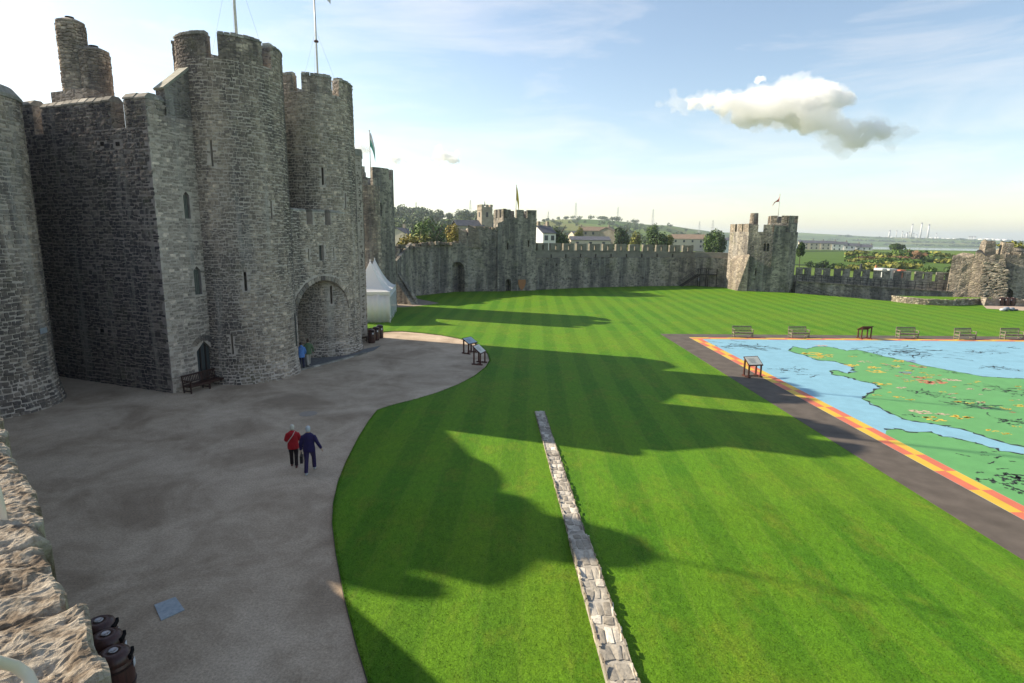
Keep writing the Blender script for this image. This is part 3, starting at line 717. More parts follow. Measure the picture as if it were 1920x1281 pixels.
# gate passage: back wall with a dark arched door, vault over the recess, cobbled floor
pb0, pb1 = Vector((-16.0, 37.6)), Vector((-15.2, 39.6)); 
bk = MB().prism([(-15.6, 36.2), (-14.75, 40.2), (-16.1, 40.6), (-17.0, 36.6)], -0.3, 9.0).build('passage_wall', M_WALL, gate)
def pt_b(s, d): q = Vector((-15.6, 36.2))+Vector((0.208, 0.978))*s+Vector((-0.978, 0.208))*d; return (q.x, q.y)
pl = arch_poly(0.85, 0.85, -0.6, 1.75, 12); mb = MB(); k = len(pl)
for d in (-0.5, 1.0):
    for s_, z in pl: x, y = pt_b(2.05+s_, d); mb.v.append((x, y, z))
mb.f.append(tuple(range(k))); mb.f.append(tuple(reversed(range(k, 2*k))))
for i in range(k): j = (i+1) % k; mb.f.append((i, k+i, k+j, j))
boolean_cut(bk, [mb])
MB().prism([apt(-.6, 1.29), apt(LA+.2, 1.29), (-14.8, 40.3), (-15.7, 36.0)], 5.4, 9.0).build('vault', M_WALL, gate)
MB().prism([(-17.5, 36.6), (-14.6, 40.6), (-16.3, 44.5), (-20, 41)], -0.3, 16.0).build('rear_block', M_WALL, gate)
cob = pmat('worn_cobbles', (0.10, 0.105, 0.11), (0.19, 0.19, 0.19), 5, 0.7, 0.8, 0.03)
fl = MB()
fl.prism([apt(-0.1, -0.45), apt(LA+1.4, -0.75), apt(LA+3.2, -0.1), (-12.6, 40), (-14.9, 40.2), (-15.5, 36.2)], -0.1, 0.025)
fl.build('threshold', cob, gate)
kb = MB(); prev = None
for i in range(13):                                                  # kerb stones along the threshold
    a = apt(-0.15+i*0.52, -0.42-0.38*math.sin(min(1, i/9)*math.pi/2)); 
    if prev: 
        d_ = V2(a)-V2(prev); 
        MB().bar((prev[0]+d_.x*.03, prev[1]+d_.y*.03, 0.03), (a[0]-d_.x*.03, a[1]-d_.y*.03, 0.03), 0.2, 0.10).build('kerb_stone', M_COPING, gate)
    prev = a
# down pipe at the arch jamb
q = hit_cyl(552, 590, C1, R1+.05)
MB().tube([(q.x+.04, q.y-.02, 1.7), (q.x+.04, q.y-.02, 3.7)], .035, 8).build('drain_pipe', flat('cast_iron', (0.03, 0.04, 0.04), .5), gate)
place_stones(gate, gate_stones, M_STONE)
# ---------------------------------------------------------------- wing beside the gatehouse: long wall coloured darker for its shade, brighter end wall with door
wing = empty('gatehouse_wing', (0, 0, 0), 0, 'high shaded stone wall with end door and two round chimneys beside the gatehouse', 'castle wall')
K = Vector((-17.97, 29.87)); WD = Vector((-0.9315, 0.3638)); WN = Vector((-0.3638, -0.9315)); EN = Vector((0.9016, -0.4326)); ED = Vector((0.4326, 0.9016))
def wp(s, d=0.0): q = K+WD*s-WN*d; return (q.x, q.y)
def ep(s, d=0.0): q = K+ED*s-EN*d; return (q.x, q.y)
ZW = 13.55
wb = MB().prism([wp(0), ep(4.6), (-17.0, 38), (-21, 44), (-31, 42), wp(13.5)], -0.4, ZW).build('wall', M_MORTAR_SHADE, wing)
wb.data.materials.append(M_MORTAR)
hE = hitP(K, EN); hW = hitP(K, WN)
def lancet_cut(sc, z0, z1, w, depth):
    mb = MB(); prof = [(-w/2, z0), (w/2, z0), (w/2, z1-w*.55), (0, z1), (-w/2, z1-w*.55)]
    for d in (-0.4, depth):
        for s_, z in prof: x, y = ep(sc+s_, d); mb.v.append((x, y, z))
    mb.raw([(0, 1, 2, 3, 4), (9, 8, 7, 6, 5)]+[(i, 5+i, 5+(i+1) % 5, (i+1) % 5) for i in range(5)]); return mb
WINS = [(1.72, 9.15, 10.55, .34), (1.97, 5.1, 6.64, .42)]
DOOR = (2.02, -0.1, 2.52, .96)
cutsW = [lancet_cut(s_, a, b2, w, .28) for s_, a, b2, w in WINS]+[lancet_cut(DOOR[0], DOOR[1]-.3, DOOR[2], DOOR[3], .3)]
boolean_cut(wb, cutsW)
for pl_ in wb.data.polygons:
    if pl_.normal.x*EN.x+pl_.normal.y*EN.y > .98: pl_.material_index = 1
opsE = []
glz = pmat('leaded_light', (0.065, 0.075, 0.065), (0.13, 0.145, 0.12), 9, 0.4)
for s_, a, b2, w in WINS:
    x, y = ep(s_, .2); opsE.append((Vector((*ep(s_), (a+b2)/2)), w/2+.03, (b2-a)/2))
    wo = MB().box((x, y, (a+b2)/2-.1), (.03, w, (b2-a)-.2), math.atan2(ED.y, ED.x)-math.pi/2).build('window', glz, wing)
    mb = MB()
    for k in (-1, 0, 1): xx_, yy_ = ep(s_+k*w*.28, .17); mb.box((xx_, yy_, (a+b2)/2-.1), (.03, .035, b2-a-.15), math.atan2(ED.y, ED.x)-math.pi/2)
    mb.build('mullion', flat('grey_oak', (0.16, 0.17, 0.15)), wo)
opsE.append((Vector((*ep(DOOR[0]), 1.1)), DOOR[3]/2+.03, 1.32))
do = MB(); prof = [(-.48, -.05), (.48, -.05), (.48, 1.96), (0, 2.52), (-.48, 1.96)]
for d in (.2, .26):
    for s_, z in prof: x, y = ep(DOOR[0]+s_, d); do.v.append((x, y, z))
do.raw([(0, 1, 2, 3, 4), (9, 8, 7, 6, 5)]+[(i, 5+i, 5+(i+1) % 5, (i+1) % 5) for i in range(5)])
door = do.build('door', pmat('blue_grey_boards', (0.030, 0.038, 0.042), (0.055, 0.066, 0.07), 4, .6, stretch=(1, 1, .15)), wing, fix=True)
for k, zt in ((-.46, 1.96), (-.16, 2.28), (.15, 2.3), (.46, 1.96)):
    xx_, yy_ = ep(DOOR[0]+k, .17); MB().box((xx_, yy_, zt/2), (.05, .07, zt), math.atan2(ED.y, ED.x)-math.pi/2).build('door_post', flat('dark_oak', (0.022, 0.013, 0.011)), door)
for i in range(9):                                                   # small arch stones over the door
    a = math.pi*(.18+.64*(i+.5)/9); mb = MB(); P = []
    for d in (-.05, .2):
        for aa, e in ((a-.1, .02), (a+.1, .02), (a+.09, .3), (a-.09, .3)): x, y = ep(DOOR[0]+(.52+e)*math.cos(aa), d); P.append((x, y, 1.92+(.56+e)*math.sin(aa)+.06))
    mb.add(P, [(0, 1, 2, 3), (7, 6, 5, 4), (0, 4, 5, 1), (1, 5, 6, 2), (2, 6, 7, 3), (3, 7, 4, 0)]).build('voussoir', M_STONE, wing, fix=True)
def wing_merlon(pts, cops, ztop=14.85):
    m_ = MB().prism(pts, ZW-.02, ztop).build('merlon', M_WALL, wb)
    mb = MB()
    for a, b2, wd in cops:
        n_ = max(2, int((V2(b2)-V2(a)).length/.55))
        for i in range(n_):
            qa = V2(a)+(V2(b2)-V2(a))*(i/n_+.008); qb = V2(a)+(V2(b2)-V2(a))*((i+1)/n_-.008); coping(mb, qa, qb, wd, ztop+rnd.uniform(-.02, .03), .30, 0.0)
    mb.build('coping', M_COPING, m_)
T_ = .7
wing_merlon([wp(0), wp(1.53), wp(1.53, T_), ep(.95, T_), ep(.95)], [(wp(-.05, T_/2), wp(1.55, T_/2), T_+.08), (ep(.45, T_/2), ep(.97, T_/2), T_+.08)])
wing_merlon([wp(2.5), wp(7.92), wp(7.92, T_), wp(2.5, T_)], [(wp(2.48, T_/2), wp(7.94, T_/2), T_+.08)])
wing_merlon([wp(8.62), wp(12.5), wp(12.5, T_), wp(8.62, T_)], [(wp(8.6, T_/2), wp(12.5, T_/2), T_+.08)], 15.05)
MB().prism([ep(.95, .003), ep(3.0, .003), ep(3.0, T_), ep(.95, T_)], ZW-.02, [14.2, 14.2, 14.2, 14.2]).build('parapet', M_MORTAR_SHADE, wb)
rk = MB(); P = []                                                    # raking parapet climbing to the drum tower
for d in (0.004, T_):
    for s_, z in ((1.05, 14.1), (3.0, 14.1), (3.0, 16.9), (2.3, 16.6), (1.05, 15.5)): x, y = ep(s_, d); P.append((x, y, z))
rk.add(P, [(0, 1, 2, 3, 4), (9, 8, 7, 6, 5)]+[(i, 5+i, 5+(i+1) % 5, (i+1) % 5) for i in range(5)]).build('raking_parapet', M_WALL, wing, fix=True)
rc = MB(); a3 = Vector((*ep(.98, T_/2), 15.5)); b3 = Vector((*ep(2.5, T_/2), 16.82))
rc.bar(a3, b3, T_+.1, .12).build('raking_coping', pmat('slate_coping', (0.20, 0.20, 0.16), (0.34, 0.33, 0.27), 4), wing)
# two round chimneys on a square base
for (u, vt, vb, rr_, D) in ((131, 42, 172, .66, 41.2), (176, 96, 170, .70, 40.6)):
    pt = at_dist(u, vt, D); pbm = at_dist(u+ (vb-vt)*.12, vb, D)
    c = ((pt.x+pbm.x)/2, (pt.y+pbm.y)/2); n_ = 22
    ch = solid(c, [(rr_*1.03, 13.0), (rr_*1.0, 16.0), (rr_*.93, pt.z-.1), (rr_*.99, pt.z-.08), (rr_*.99, pt.z), (rr_*.6, pt.z+.12)], n_).build('chimney', M_WALL, wing)
    MB().lathe([(rr_*.30, pt.z+.1), (rr_*.32, pt.z+.26), (rr_*.2, pt.z+.27), (rr_*.2, pt.z+.05)], 14, c).build('chimney_pot', M_DARK, ch)
    chs = lay_stones(cyl_path(c, lambda z, q=rr_: q*.985, -math.pi*.95), rr_*math.pi*1.5, 14.6, pt.z-.15, seed=int(u), hh=(.09, .17), ww=(.16, .4), dep=(.025, .05))
    place_stones(ch, chs, M_STONE, keep=0)
q = at_dist(158, 175, 40.6); MB().box((q.x-.25, q.y+.1, 14.6), (2.9, 1.3, 2.4), math.atan2(WD.y, WD.x)).build('chimney_base', M_WALL, wing)
MB().prism([wp(12.3), (-27.2, 29.3), (-28.6, 28.3), (-33.5, 37)], -.4, 17.3).build('shade_link_wall', M_WALL, wing)  # out of view; added and raised to keep sun off the path
wst = []
lw = line_path(wp(0), wp(12), Vector((WN.x, WN.y, 0)))
gaps_w = ((1.53, 2.5), (7.92, 8.62))
holes = []
for u, v in ((192, 270), (221, 270), (192, 620)):
    q, n = hW(u, v); holes.append((q, .14, .10))
wmask = lambda s, z, hw, hh: (z+hh < ZW or (z+hh < 14.85 and all(not (a-hw*.7 < s < b2+hw*.7) for a, b2 in gaps_w)))
wst = lay_stones(lw, 11.5, 0.0, 14.85, both(mask_open(lw, holes), wmask), seed=31, hh=(.11, .24), ww=(.18, .5))
le = line_path(ep(0), ep(4.5), Vector((EN.x, EN.y, 0)))
est = lay_stones(le, 2.9, 0.0, 14.8, both(mask_open(le, opsE), lambda s, z, hw, hh: z < ZW or s < .95 or z < 14.1), seed=32, hh=(.10, .2), ww=(.16, .42))
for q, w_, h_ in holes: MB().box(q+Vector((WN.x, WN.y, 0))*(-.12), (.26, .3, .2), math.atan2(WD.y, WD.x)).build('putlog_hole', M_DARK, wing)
place_stones(wing, wst, M_STONE_SHADE, keep=180); place_stones(wing, est, M_STONE_LIT, keep=120)
# ---------------------------------------------------------------- round tower at the near end of the wall
rt = empty('round_tower', (0, 0, 0), 0, 'round grey rubble tower with streaked lichen at the end of the wall walk', 'tower')
CLT, RL = (-25.5, 27.2), 2.8
rfl = lambda z: RL+0.28*max(0, 1-z/1.6)**1.5
body = solid(CLT, [(RL+.3, -.4), (RL+.28, 0), (RL+.1, .8), (RL, 1.7), (RL, 14.3)], 64).build('wall', M_MORTAR, rt)
solid(CLT, [(RL+.08, 14.3), (RL+.1, 14.45), (RL-.2, 14.85), (RL-.9, 15.1)], 64).build('coping', M_COPING, rt)
solid((-26.3, 25.3), [(1.25, 14.0), (1.25, 18.3), (1.0, 19.1), (.4, 19.6)], 32).build('turret', M_WALL, rt)
place_stones(rt, lay_stones(cyl_path(CLT, rfl, math.radians(-95)), RL*math.radians(160), 0, 14.3, seed=41, hh=(.11, .24), ww=(.16, .46), dep=(.018, .05)), M_STONE)
q = hit_cyl(80, 620, CLT, RL+.05); nn = Vector((q.x-CLT[0], q.y-CLT[1], 0)).normalized()
MB().box(q+nn*.04, (.52, .03, .26), math.atan2(nn.x, -nn.y)).build('name_plate', flat('zinc_plate', (.32, .35, .38), .4), rt)
# second round tower of the wall, beside it
rt2 = empty('round_tower', (0, 0, 0), 0, 'tall round tower standing back behind the lichened round tower', 'tower')
solid((-34, 27.3), [(3.5, -.4), (3.4, 1), (3.35, 19.6)], 48).build('wall', M_WALL, rt2)
for i in range(6): MB().arc((-34, 27.3), 2.7, 3.35, i*math.pi/3, i*math.pi/3+.72, 19.58, 20.9, 6).build('merlon', M_WALL, rt2)
# ---------------------------------------------------------------- curtain wall with the parapet under the camera
cw = empty('curtain_wall', (0, 0, 0), 0, 'sunlit curtain wall with rough lichened parapet slabs above the gravel', 'castle wall')
CD = Vector((-0.7071, 0.7071)); CN = Vector((0.7071, 0.7071)); CO = Vector((0.135, 0.135))     # inner face line and its normal
def cp_(s, d=0.0): q = CO+CD*s-CN*d; return (q.x, q.y)
slab_m, nt, b = nodes_of('lichened_slab')
n1 = noise(nt, wpos(nt, (1, 1, 1)), 7, 8, .7, .4); n2 = noise(nt, wpos(nt), 3.3, 5, .65); n3 = noise(nt, wpos(nt), 42, 5, .75)
c = ramp(nt, n1, [(.30, (.10, .075, .055)), (.44, (.27, .215, .16)), (.54, (.46, .40, .32)), (.72, (.60, .55, .46))]).outputs[0]
c = mixc(nt, ramp(nt, n2, [(.60, (0, 0, 0)), (.70, (.8, .8, .8))]).outputs[0], c, (.36, .20, .05))
c = mixc(nt, .6, c, ramp(nt, n3, [(.25, (.35, .33, .3)), (.7, (1.3, 1.3, 1.3))]).outputs[0], 'MULTIPLY')
nt.links.new(c, b.inputs['Base Color']); b.inputs['Roughness'].default_value = .95; b.inputs['Specular IOR Level'].default_value = .1
bump(nt, math_(nt, 'ADD', n1, n3), b, .9, .03)
MB().prism([cp_(-6), cp_(31), cp_(31, 2.2), cp_(-6, 2.2)], -.4, 5.9).build('wall', M_WALL, cw)
MB().prism([cp_(4.9, .03), cp_(31, .03), cp_(31, .75), cp_(4.9, .75)], 5.88, 7.19).build('parapet', slab_m, cw)
MB().prism([cp_(-6, .08), cp_(4.9, .08), cp_(4.9, .8), cp_(-6, .8)], 5.88, 6.90).build('parapet', slab_m, cw)
MB().prism([cp_(33), cp_(38), cp_(38, 2), cp_(33, 2)], -.4, 13.0).build('upper_wall', M_WALL, cw)  # unseen wall piece, added to stop sun leaking onto the path
def slab(s0, s1, d0, d1, z0, z1, seed, rough=.03, nx=26, ny=20):
    """one rough-topped parapet stone, its own edges chipped"""
    rr = random.Random(seed); V = []; sd_ = Vector((seed*3.1, seed*1.7, 0))
    for j in range(ny+1):
        for i in range(nx+1):
            a, b2 = i/nx, j/ny; ed = min(a, 1-a)*nx/2.0; eb = min(b2, 1-b2)*ny/2.0; fall = (max(0, 1-ed)**2+max(0, 1-eb)**2)*.016
            s_ = s0+(s1-s0)*a; d_ = d0+(d1-d0)*b2
            q = Vector((s_*3, d_*3, 0))+sd_
            nz = mnoise.noise(q*.6)*rough*.5 + mnoise.fractal(q*3.2, .75, 2.2, 7)*rough*.55
            js = mnoise.noise(q*1.7+Vector((9, 0, 0)))*.02; jd = mnoise.noise(q*1.9+Vector((0, 9, 4)))*.035
            x, y = cp_(s_+js*(1 if 0 < i < nx else .4), d_+jd); V.append((x, y, z1-fall+nz+(b2-.5)*.05))
    m = nx+1; Fc = [(j*m+i+1, j*m+i, (j+1)*m+i, (j+1)*m+i+1) for j in range(ny) for i in range(nx)]
    rim = [i for i in range(m)]+[j*m+nx for j in range(1, ny+1)]+[ny*m+i for i in range(nx-1, -1, -1)]+[j*m for j in range(ny-1, 0, -1)]
    o = len(V); V += [(V[k][0], V[k][1], z0) for k in rim]; n = len(rim)
    for k in range(n): Fc.append((rim[k], rim[(k+1) % n], o+(k+1) % n, o+k))
    me = bpy.data.meshes.new('slab'); me.from_pydata(V, [], Fc); me.materials.append(slab_m); me.update()
    bb = bmesh.new(); bb.from_mesh(me); bmesh.ops.recalc_face_normals(bb, faces=bb.faces); bb.to_mesh(me); bb.free()
    o_ = bpy.data.objects.new('parapet_slab', me); COL.objects.link(o_); o_.parent = cw
ss = [-2.6, -1.5, -.55, .35, 1.25, 1.78]
for i, (a, b2) in enumerate(zip(ss, ss[1:])): slab(a, b2-.006, .05-.02*(i % 2), .86, 6.6, 6.93-.012*(i % 3), 50+i, .05, 60, 56)
ss2 = [1.80, 2.25, 2.78, 3.2, 3.75, 4.4, 5.2, 6.1, 7.0, 8.0]
for i, (a, b2) in enumerate(zip(ss2, ss2[1:])):
    hgt = 7.30+.012*((i*7) % 3)
    slab(a, b2-.006, -.035+.018*((i*5) % 3), .88, 6.7, hgt, 90+i, .045, 56, 60)
MB().prism([cp_(10), cp_(31), cp_(31, .75), cp_(10, .75)], 7.18, 8.35).build('parapet', M_WALL, cw)
for i in range(24): a = 8.0+i*.9; zt_ = 7.25 if i < 3 else 8.5; slab(a, a+.885, -.02, .8, zt_-.2, zt_, 150+i, .035, 8, 8)
# painted hand rails fixed to the parapet
rail_m = flat('cream_rail_paint', (.62, .56, .47), .35)
def hand_rail(pts, label):
    o = MB().tube(pts, .0145, 12).build('hand_rail', rail_m, None, smooth=True); tag(o, label, 'handrail')
p0 = at_dist(0, 1242, 1.85); p1 = at_dist(28, 1249, 1.88); p2_ = at_dist(52, 1266, 1.88); p3_ = at_dist(66, 1295, 1.85)
hand_rail([p0+(p0-p1)*3, p0, p1, p2_, p3_, p3_+Vector((.0, -.02, -.25))], 'cream painted tubular handrail bending down over the stepped parapet slab')
q0 = at_dist(2, 950, 3.1); hand_rail([Vector((q0.x, q0.y, 7.15)), q0, at_dist(-6, 918, 3.1), at_dist(-40, 880, 3.12)], 'cream painted rail post standing on the higher parapet slabs')
# ================================================================ FAR SIDE OF THE WARD
def ring_merlons(c, r, m0, nm, mw, z0, z1, parent, mat, th=.6):
    for i in range(nm):
        a0 = m0+i*2*math.pi/nm; MB().arc(c, r-th, r, a0, a0+math.radians(mw), z0, z1, 6).build('merlon', mat, parent)
# turret pressed against the back of the gatehouse
tb = empty('stair_turret', (0, 0, 0), 0, 'narrow grey stair turret between gatehouse drum and white marquee', 'turret')
b0 = MB().prism([(-11.55, 45.6), (-11.9, 47.2), (-13.5, 48.4), (-17, 48.6), (-18, 45), (-14.5, 43.6), (-12.3, 45.0)], -.3, 14.2).build('wall', M_MORTAR, tb)
MB().prism([(-11.5, 45.55), (-11.85, 47.3), (-13.5, 48.5), (-17, 48.7), (-18, 45), (-14.5, 43.5), (-12.3, 44.9)], 14.2, 14.7).build('coping', M_COPING, tb)
place_stones(tb, lay_stones(line_path((-14.5, 43.6), (-11.55, 45.6), Vector((.56, -.83, 0))), 3.5, 0, 14.2, seed=61)+lay_stones(line_path((-11.55, 45.6), (-11.9, 47.2), Vector((.977, .214, 0))), 1.6, 0, 14.2, seed=62), M_STONE, keep=60)
# inner towers beyond the marquee
it = empty('inner_tower', (0, 0, 0), 0, 'grey battlemented round tower flying a green and white flag behind the marquee', 'tower')
CI = (-16.9, 67.0)
ib = solid(CI, [(3.55, -.3), (3.45, 1), (3.4, 14.3)], 40).build('wall', M_FAR, it); ring_merlons(CI, 3.4, -1.9, 7, 38, 14.28, 15.45, ib, M_FAR)
CI2 = (-16.0, 63.2); i2 = solid(CI2, [(1.95, -.3), (1.85, 1), (1.8, 13.4)], 32).build('stair_turret', M_FAR, it); ring_merlons(CI2, 1.8, -1.9, 5, 52, 13.38, 14.15, i2, M_FAR, .4)
ops = []
for u, v, w, h in ((697, 394, .18, 1.3), (710, 393, .2, 1.4)):
    q = hit_cyl(u, v, CI2, 1.8) if u < 700 else hit_cyl(u+4, v, CI, 3.4); n = Vector((q.x-(CI2[0] if u < 700 else CI[0]), q.y-(CI2[1] if u < 700 else CI[1]), 0)).normalized(); ops.append(opening_box(q, n, w, h, .6))
boolean_cut(i2, [ops[0]]); boolean_cut(ib, [ops[1]])
place_stones(it, lay_stones(cyl_path(CI2, lambda z: 1.82, -2.4), 5.2, 0, 13.4, seed=66, hh=(.16, .3), ww=(.25, .6)), M_STONE, keep=0)
# far curtain wall, left stretch
wa = empty('far_curtain_wall', (0, 0, 0), 0, 'tall mossy curtain wall with a blocked arch and ragged top left of the square tower', 'castle wall')
WA = [Vector(p) for p in ((-15.6, 74.5), (-14.0, 79.9), (-11.6, 83.9), (-8.8, 86.5), (-5.2, 87.7), (-1.4, 88.4))]
ZA = [6.7, 7.0, 7.1, 7.15, 9.35, 9.5]
def wall_run(P, Z, th, mat, parent, name='wall', z0=-.4):
    mb = MB(); n = len(P); offs = []
    for i in range(n):
        t = (P[min(i+1, n-1)]-P[max(i-1, 0)]).normalized(); offs.append(Vector((-t.y, t.x)))
    vs = []
    for i in range(n):
        q = P[i]; o = q+offs[i]*th; vs += [(q.x, q.y, z0), (q.x, q.y, Z[i]), (o.x, o.y, Z[i]), (o.x, o.y, z0)]
    fs = []
    for i in range(n-1):
        for k in range(4): fs.append((4*i+k, 4*i+4+k, 4*i+4+(k+1) % 4, 4*i+(k+1) % 4))
    fs += [(0, 1, 2, 3), (4*n-1, 4*n-2, 4*n-3, 4*n-4)]
    return mb.add(vs, fs).build(name, mat, parent, fix=True)
P_fine = []; Z_fine = []
for i in range(len(WA)-1):
    for k in range(8):
        t = k/8; P_fine.append(WA[i]+(WA[i+1]-WA[i])*t); Z_fine.append((ZA[i] if i != 3 else (7.2 if t < .55 else 9.3))+rnd.uniform(-.12, .12))
P_fine.append(WA[-1]); Z_fine.append(9.5)
wao = wall_run(P_fine, Z_fine, 1.6, M_FAR, wa)
nA = Vector((WA[3]-WA[2])).normalized(); nA = Vector((nA.y, -nA.x))
q = hit_plane(856, 548, (*WA[3], 0), Vector((nA.x, nA.y, 0))); tA = Vector((-nA.y, nA.x))
def niche(q, t, n, hw, zsp, rise, d):
    pl = arch_poly(hw, rise, -.6, zsp, 10); mb = MB(); k = len(pl)
    for dd in (-.8, d):
        for s_, z in pl: p_ = Vector((q.x, q.y))+t*s_-n*dd; mb.v.append((p_.x, p_.y, z))
    mb.f.append(tuple(range(k))); mb.f.append(tuple(reversed(range(k, 2*k))))
    for i in range(k): j = (i+1) % k; mb.f.append((i, k+i, k+j, j))
    return mb
boolean_cut(wao, [niche(q, tA, nA, 1.0, 3.3, 1.2, .8)])
mb = MB()
for i in range(60):
    k = rnd.randrange(len(P_fine)-1); t = rnd.random(); p_ = P_fine[k]+(P_fine[k+1]-P_fine[k])*t; z_ = min(Z_fine[k], Z_fine[k+1]); mb.box((p_.x+rnd.uniform(.1, 1.3), p_.y+rnd.uniform(.1, 1), z_+.1), (rnd.uniform(.3, .7), rnd.uniform(.3, .6), rnd.uniform(.25, .5)), rnd.uniform(0, 3))
mb.build('ragged_top', M_RUIN, wa, kind='stuff')
# broken stub standing on that wall
st_ = MB()
for i, (u, w, zt) in enumerate(((868, 1.2, 9.3), (885, 1.1, 9.9), (896, .9, 9.5))):
    q = at_dist(u, 450, 87.8); st_.prism([(q.x-w/2, q.y-.4), (q.x+w/2, q.y-.4), (q.x+w/2*.8, q.y+.9), (q.x-w/2, q.y+.9)], 6.6, [zt, zt-.5, zt-.2, zt-.8])
st_.build('broken_stub', M_RUIN, wa)
# stair up to the wall walk
stw = empty('wall_stair', (0, 0, 0), 0, 'worn stone stair climbing the end of the mossy curtain wall beside the marquee', 'stair')
s0_, s1_ = Vector((-12.3, 70.2)), Vector((-15.4, 71.6))
for i in range(17):
    a = s0_+(s1_-s0_)*(i/17); MB().prism([(a.x, a.y), (a.x-.2, a.y+.09), (a.x+.55, a.y+1.75), (a.x+.75, a.y+1.66)], -.2, .25*(i+1)).build('step', M_FAR, stw)
for i in range(10):
    a = Vector((-15.0, 72.2))+Vector((.04, .36))*i; MB().prism([(a.x-1.2, a.y), (a.x+.25, a.y), (a.x+.25, a.y+.37), (a.x-1.2, a.y+.37)], -.2, 4.4+.25*(i+1)).build('step', M_FAR, stw)
MB().prism([(-14.6, 72.0), (-14.25, 72.0), (-13.7, 79.6), (-14.1, 79.6)], -.2, [5.2, 5.2, 7.3, 7.3]).build('side_wall', M_FAR, stw)
MB().prism([(-12.0, 70.9), (-11.7, 71.2), (-14.9, 73.2), (-15.2, 72.9)], -.2, [.6, .6, 5.0, 5.0]).build('side_wall', M_FAR, stw)
# square gate tower in the far wall
gt = empty('square_tower', (0, 0, 0), 0, 'square battlemented tower with small arched door flying a yellow flag', 'tower')
GP = [(-1.5, 88.3), (3.5, 90.2), (1.9, 94.8), (-3.1, 92.9)]
gb = MB().prism(GP, -.4, 11.0).build('wall', M_FAR, gt)
def edge_merlons(a, b2, n, fill, z0, z1, th, parent, mat, inward, holes=False):
    a = V2(a); b2 = V2(b2); L = (b2-a).length; t = (b2-a)/L; pit = L/n; w = pit*fill
    for i in range(n):
        s_ = pit*i+(pit-w)/2; s_ = 0 if i == 0 else s_; e = s_+w
        if holes:
            hw = .14; mid = (s_+e)/2; mb = MB()
            for x0, x1, za, zb in ((s_, mid-hw, z0, z1), (mid+hw, e, z0, z1), (mid-hw, mid+hw, z0, z0+.3), (mid-hw, mid+hw, z1-.25, z1)):
                P = [a+t*x0, a+t*x1, a+t*x1+inward*th, a+t*x0+inward*th]; mb.prism([(p_.x, p_.y) for p_ in P], za, zb)
        else:
            P = [a+t*s_, a+t*e, a+t*e+inward*th, a+t*s_+inward*th]; mb = MB().prism([(p_.x, p_.y) for p_ in P], z0, z1)
        mb.build('merlon', mat, parent)
tg = (V2(GP[1])-V2(GP[0])).normalized(); ng = Vector((-tg.y, tg.x))
edge_merlons(GP[0], GP[1], 3, .66, 10.98, 12.2, .5, gb, M_FAR, ng); edge_merlons(GP[3], GP[2], 3, .66, 10.98, 12.2, .5, gb, M_FAR, -ng); edge_merlons(GP[1], GP[2], 3, .6, 10.98, 12.2, .5, gb, M_FAR, -tg); edge_merlons(GP[0], GP[3], 3, .6, 10.98, 12.3, .5, gb, M_FAR, tg)
q = hit_plane(953, 545, (*GP[0], 0), Vector((-ng.x, -ng.y, 0))); 
boolean_cut(gb, [niche(q, tg, -ng, .45, 1.4, .5, 1.2)]+[opening_box(hit_plane(u, v, (*GP[0], 0), Vector((-ng.x, -ng.y, 0))), Vector((-ng.x, -ng.y, 0)), .25, 1.0, .6) for u, v in ((991, 457), (952, 462))])
MB().prism([(-2.3, 87.9), (-1.2, 88.2), (-1.3, 89.4), (-2.6, 89)], -.2, [10.2, 10.6, 10.4, 9.8]).build('broken_flank', M_FAR, gt)
q = hit_plane(978, 533, (*GP[0], 0), Vector((-ng.x, -ng.y, 0)))
sh = MB(); k = 9; pf = [(-.6, .7), (.6, .7), (.62, .1), (.4, -.5), (0, -.95), (-.4, -.5), (-.62, .1)]
for d in (.06, .13):
    for a, z in pf: sh.v.append((q.x+tg.x*a-(-ng.x)*0+(-ng.x)*d, q.y+tg.y*a+(-ng.y)*d, q.z+z))
sh.raw([tuple(range(7)), tuple(reversed(range(7, 14)))]+[(i, 7+i, 7+(i+1) % 7, (i+1) % 7) for i in range(7)])
so = sh.build('wall_shield', flat('orange_shield', (.36, .15, .06), .5), None, fix=True); tag(so, 'orange wooden shield fixed at the foot of the square tower', 'shield')
# far curtain wall, right stretch with battlements
wbr = empty('battlement_wall', (0, 0, 0), 0, 'long battlemented curtain wall with slit merlons between square tower and corner tower', 'castle wall')
BP = [Vector(p) for p in ((3.4, 90.6), (8, 93.7), (12.3, 96.2), (18, 98.6), (25, 100.8), (32, 102.6), (37, 100.5))]
lowb = wall_run(BP, [4.95]*7, 1.9, M_FAR, wbr, 'lower_wall')
UP = [p_+Vector((-.1, .35)) for p_ in BP]
upb = wall_run(UP, [6.15, 6.15, 6.12, 6.05, 5.95, 5.88, 5.85], .9, pmat('rendered_rubble', (0.17, 0.155, 0.13), (0.25, 0.23, 0.19), 1.2, .95, .8, .05), wbr, 'upper_wall', 4.6)
Ltot = [0]
for a, b2 in zip(UP, UP[1:]): Ltot.append(Ltot[-1]+(b2-a).length)
def along(P, LL, s_):
    for i in range(len(P)-1):
        if s_ <= LL[i+1]: 
            t = (s_-LL[i])/(LL[i+1]-LL[i]); return P[i]+(P[i+1]-P[i])*t, (P[i+1]-P[i]).normalized()
    return P[-1], (P[-1]-P[-2]).normalized()
nmb = 12; pit = (Ltot[5]-.5)/nmb
for i in range(nmb):
    sa = .5+pit*i+.15; sb = sa+pit*.78
    a, t = along(UP, Ltot, sa); b2, _ = along(UP, Ltot, sb); z0 = 6.1-.3*i/nmb-.12
    edge_merlons(a, b2, 1, 1.0, z0, z0+1.32, .5, upb, pmat('merlon_rubble', (0.15, 0.14, 0.115), (0.27, 0.25, 0.20), 1.6, .95, .8, .05), Vector((-t.y, t.x)), True)
